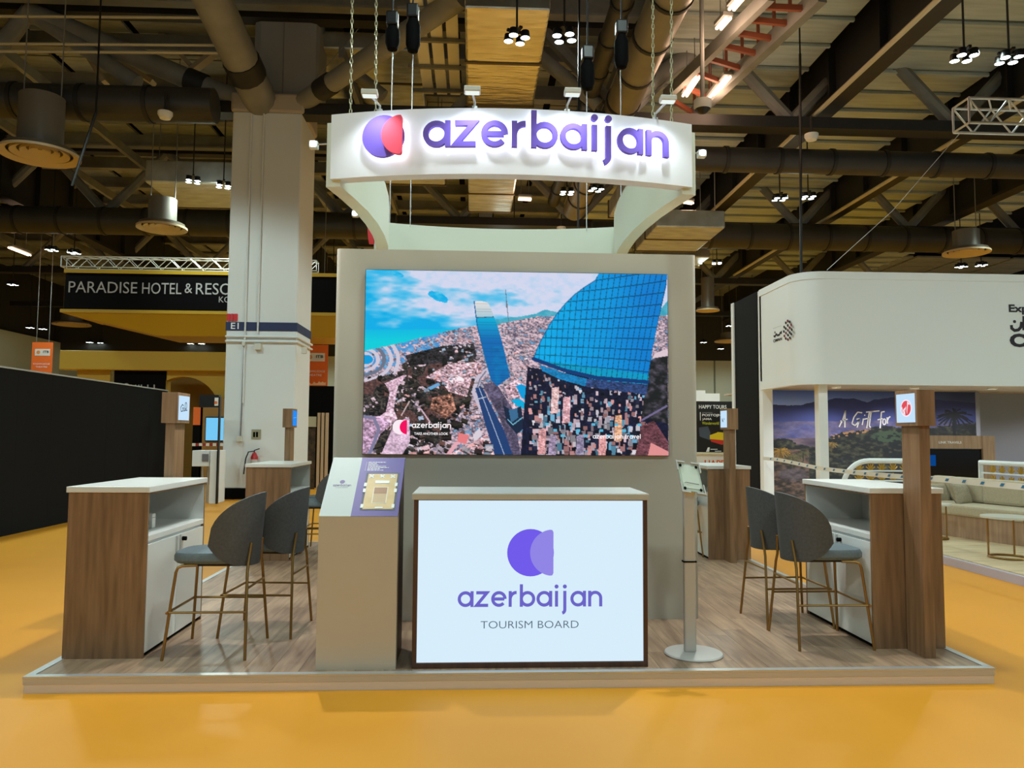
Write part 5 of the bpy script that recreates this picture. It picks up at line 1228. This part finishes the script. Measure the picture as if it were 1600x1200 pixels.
def hoist(px, py0, py1, y, xb, label):
    a, b = ony(px, py0, y), ony(px, py1, y); t = thing('chain_hoist', b, label, 'hoist', 'black chain hoists above the ring sign')
    r = .085; mb = MB(); prof = [(.005, 0), (r*.7, .02), (r, .1), (r, (a.z-b.z)*.8), (r*.6, a.z-b.z), (.005, a.z-b.z)]
    mb.lathe(prof, b, 18).build('chain_bag', BLACK, t, smooth=True)
    MB().box(a.x-.07, a.x+.07, y-.07, y+.07, a.z, a.z+.17).build('motor', BLACKM, t, bevel=.02)
    MB().tube([a+Vector((0, 0, .15)), a+Vector((0, 0, 4.5))], .012, 6).build('chain', STEELD, t)
    MB().tube([(a.x, y+.07, a.z), (a.x, y+.08, RZ1-.08)], .006, 6).build('wire', ALU, t)
hoist(613, 42, 80, 8.9, 0, 'left of the two black hoist bags over the sign')
hoist(645, 30, 83, 8.9, 0, 'right of the two black hoist bags left of centre over the sign')
hoist(971, 55, 108, 8.9, 0, 'fat black hoist bag right of centre over the sign')
hoist(918, 95, 142, 8.9, 0, 'slim black hoist bag between two arm floodlights')
# surveillance dome on a drop pole
c = onz(1098, 178, 8.6); t = thing('dome_camera', c, 'white dome camera on a drop pole right of the sign', 'camera')
MB().lathe([(.01, 0), (.1, .03), (.16, .12), (.01, .12)], c, 18).build('dome', BLACKM, t, smooth=True); MB().lathe([(.17, .1), (.19, .14), (.19, .3), (.01, .34)], c, 18).build('housing', WHITE, t, smooth=True)
MB().tube([c+Vector((0, 0, .3)), c+Vector((0, 0, 4))], .05, 8).build('drop_pole', STEEL, t)
# fire extinguisher on the column
FX = ony(397, 710, CY0-.15)
fe = thing('fire_extinguisher', (FX.x, CY0-.12, .62), 'red fire extinguisher hung on the white column', 'extinguisher')
RED = mat('extinguisher_red', (176, 28, 34), .3)
MB().lathe([(.01, 0), (.08, 0), (.085, .03), (.085, .42), (.05, .5), (.025, .53), (.01, .53)], (FX.x, CY0-.12, .62), 20).build('cylinder', RED, fe, smooth=True)
MB().lathe([(.0865, .24), (.0865, .36)], (FX.x, CY0-.12, .62), 20).build('label_band', mat('pale_label', (200, 196, 200), .5), fe, smooth=True)
MB().tube([(FX.x, CY0-.12, 1.14), (FX.x, CY0-.12, 1.2), (FX.x+.12, CY0-.12, 1.24)], .014, 6).build('valve', BLACKM, fe)
MB().tube([(FX.x, CY0-.14, 1.18), (FX.x-.14, CY0-.14, 1.16), (FX.x-.2, CY0-.14, 1.0), (FX.x-.24, CY0-.14, .62)], .016, 6).build('hose', BLACKM, fe, smooth=True)
# black drop cables and a slack wire in the roof space
for (a, b, y, lab) in (((1250, 84), (1252, 470), 17.5, 'thin black cable hanging down right of the sign'), ((150, 176), (112, 290), 17.0, 'black strut slanting beside the large left diffuser'),
                       ((905, 0), (903, 392), 11.0, 'thin black cable hanging behind the middle of the sign ring')):
    p, q = ony(*a, y), ony(*b, y); t = thing('drop_cable', q, lab, 'cable')
    MB().tube([p, q], .03 if y > 16 else .015, 6).build('cable', BLACKM, t); MB().tube([p, (p.x, p.y, 12.9)], .02, 6).build('upper_cable', BLACKM, t)
p, q = ony(1500, 208, 13.2), ony(1292, 422, 14.0); t = thing('slack_wire', q, 'thin pale wire running down from the right truss', 'wire')
MB().tube([p, p.lerp(q, .5)-Vector((0, 0, .15)), q], .006, 5).build('wire', ALU, t)
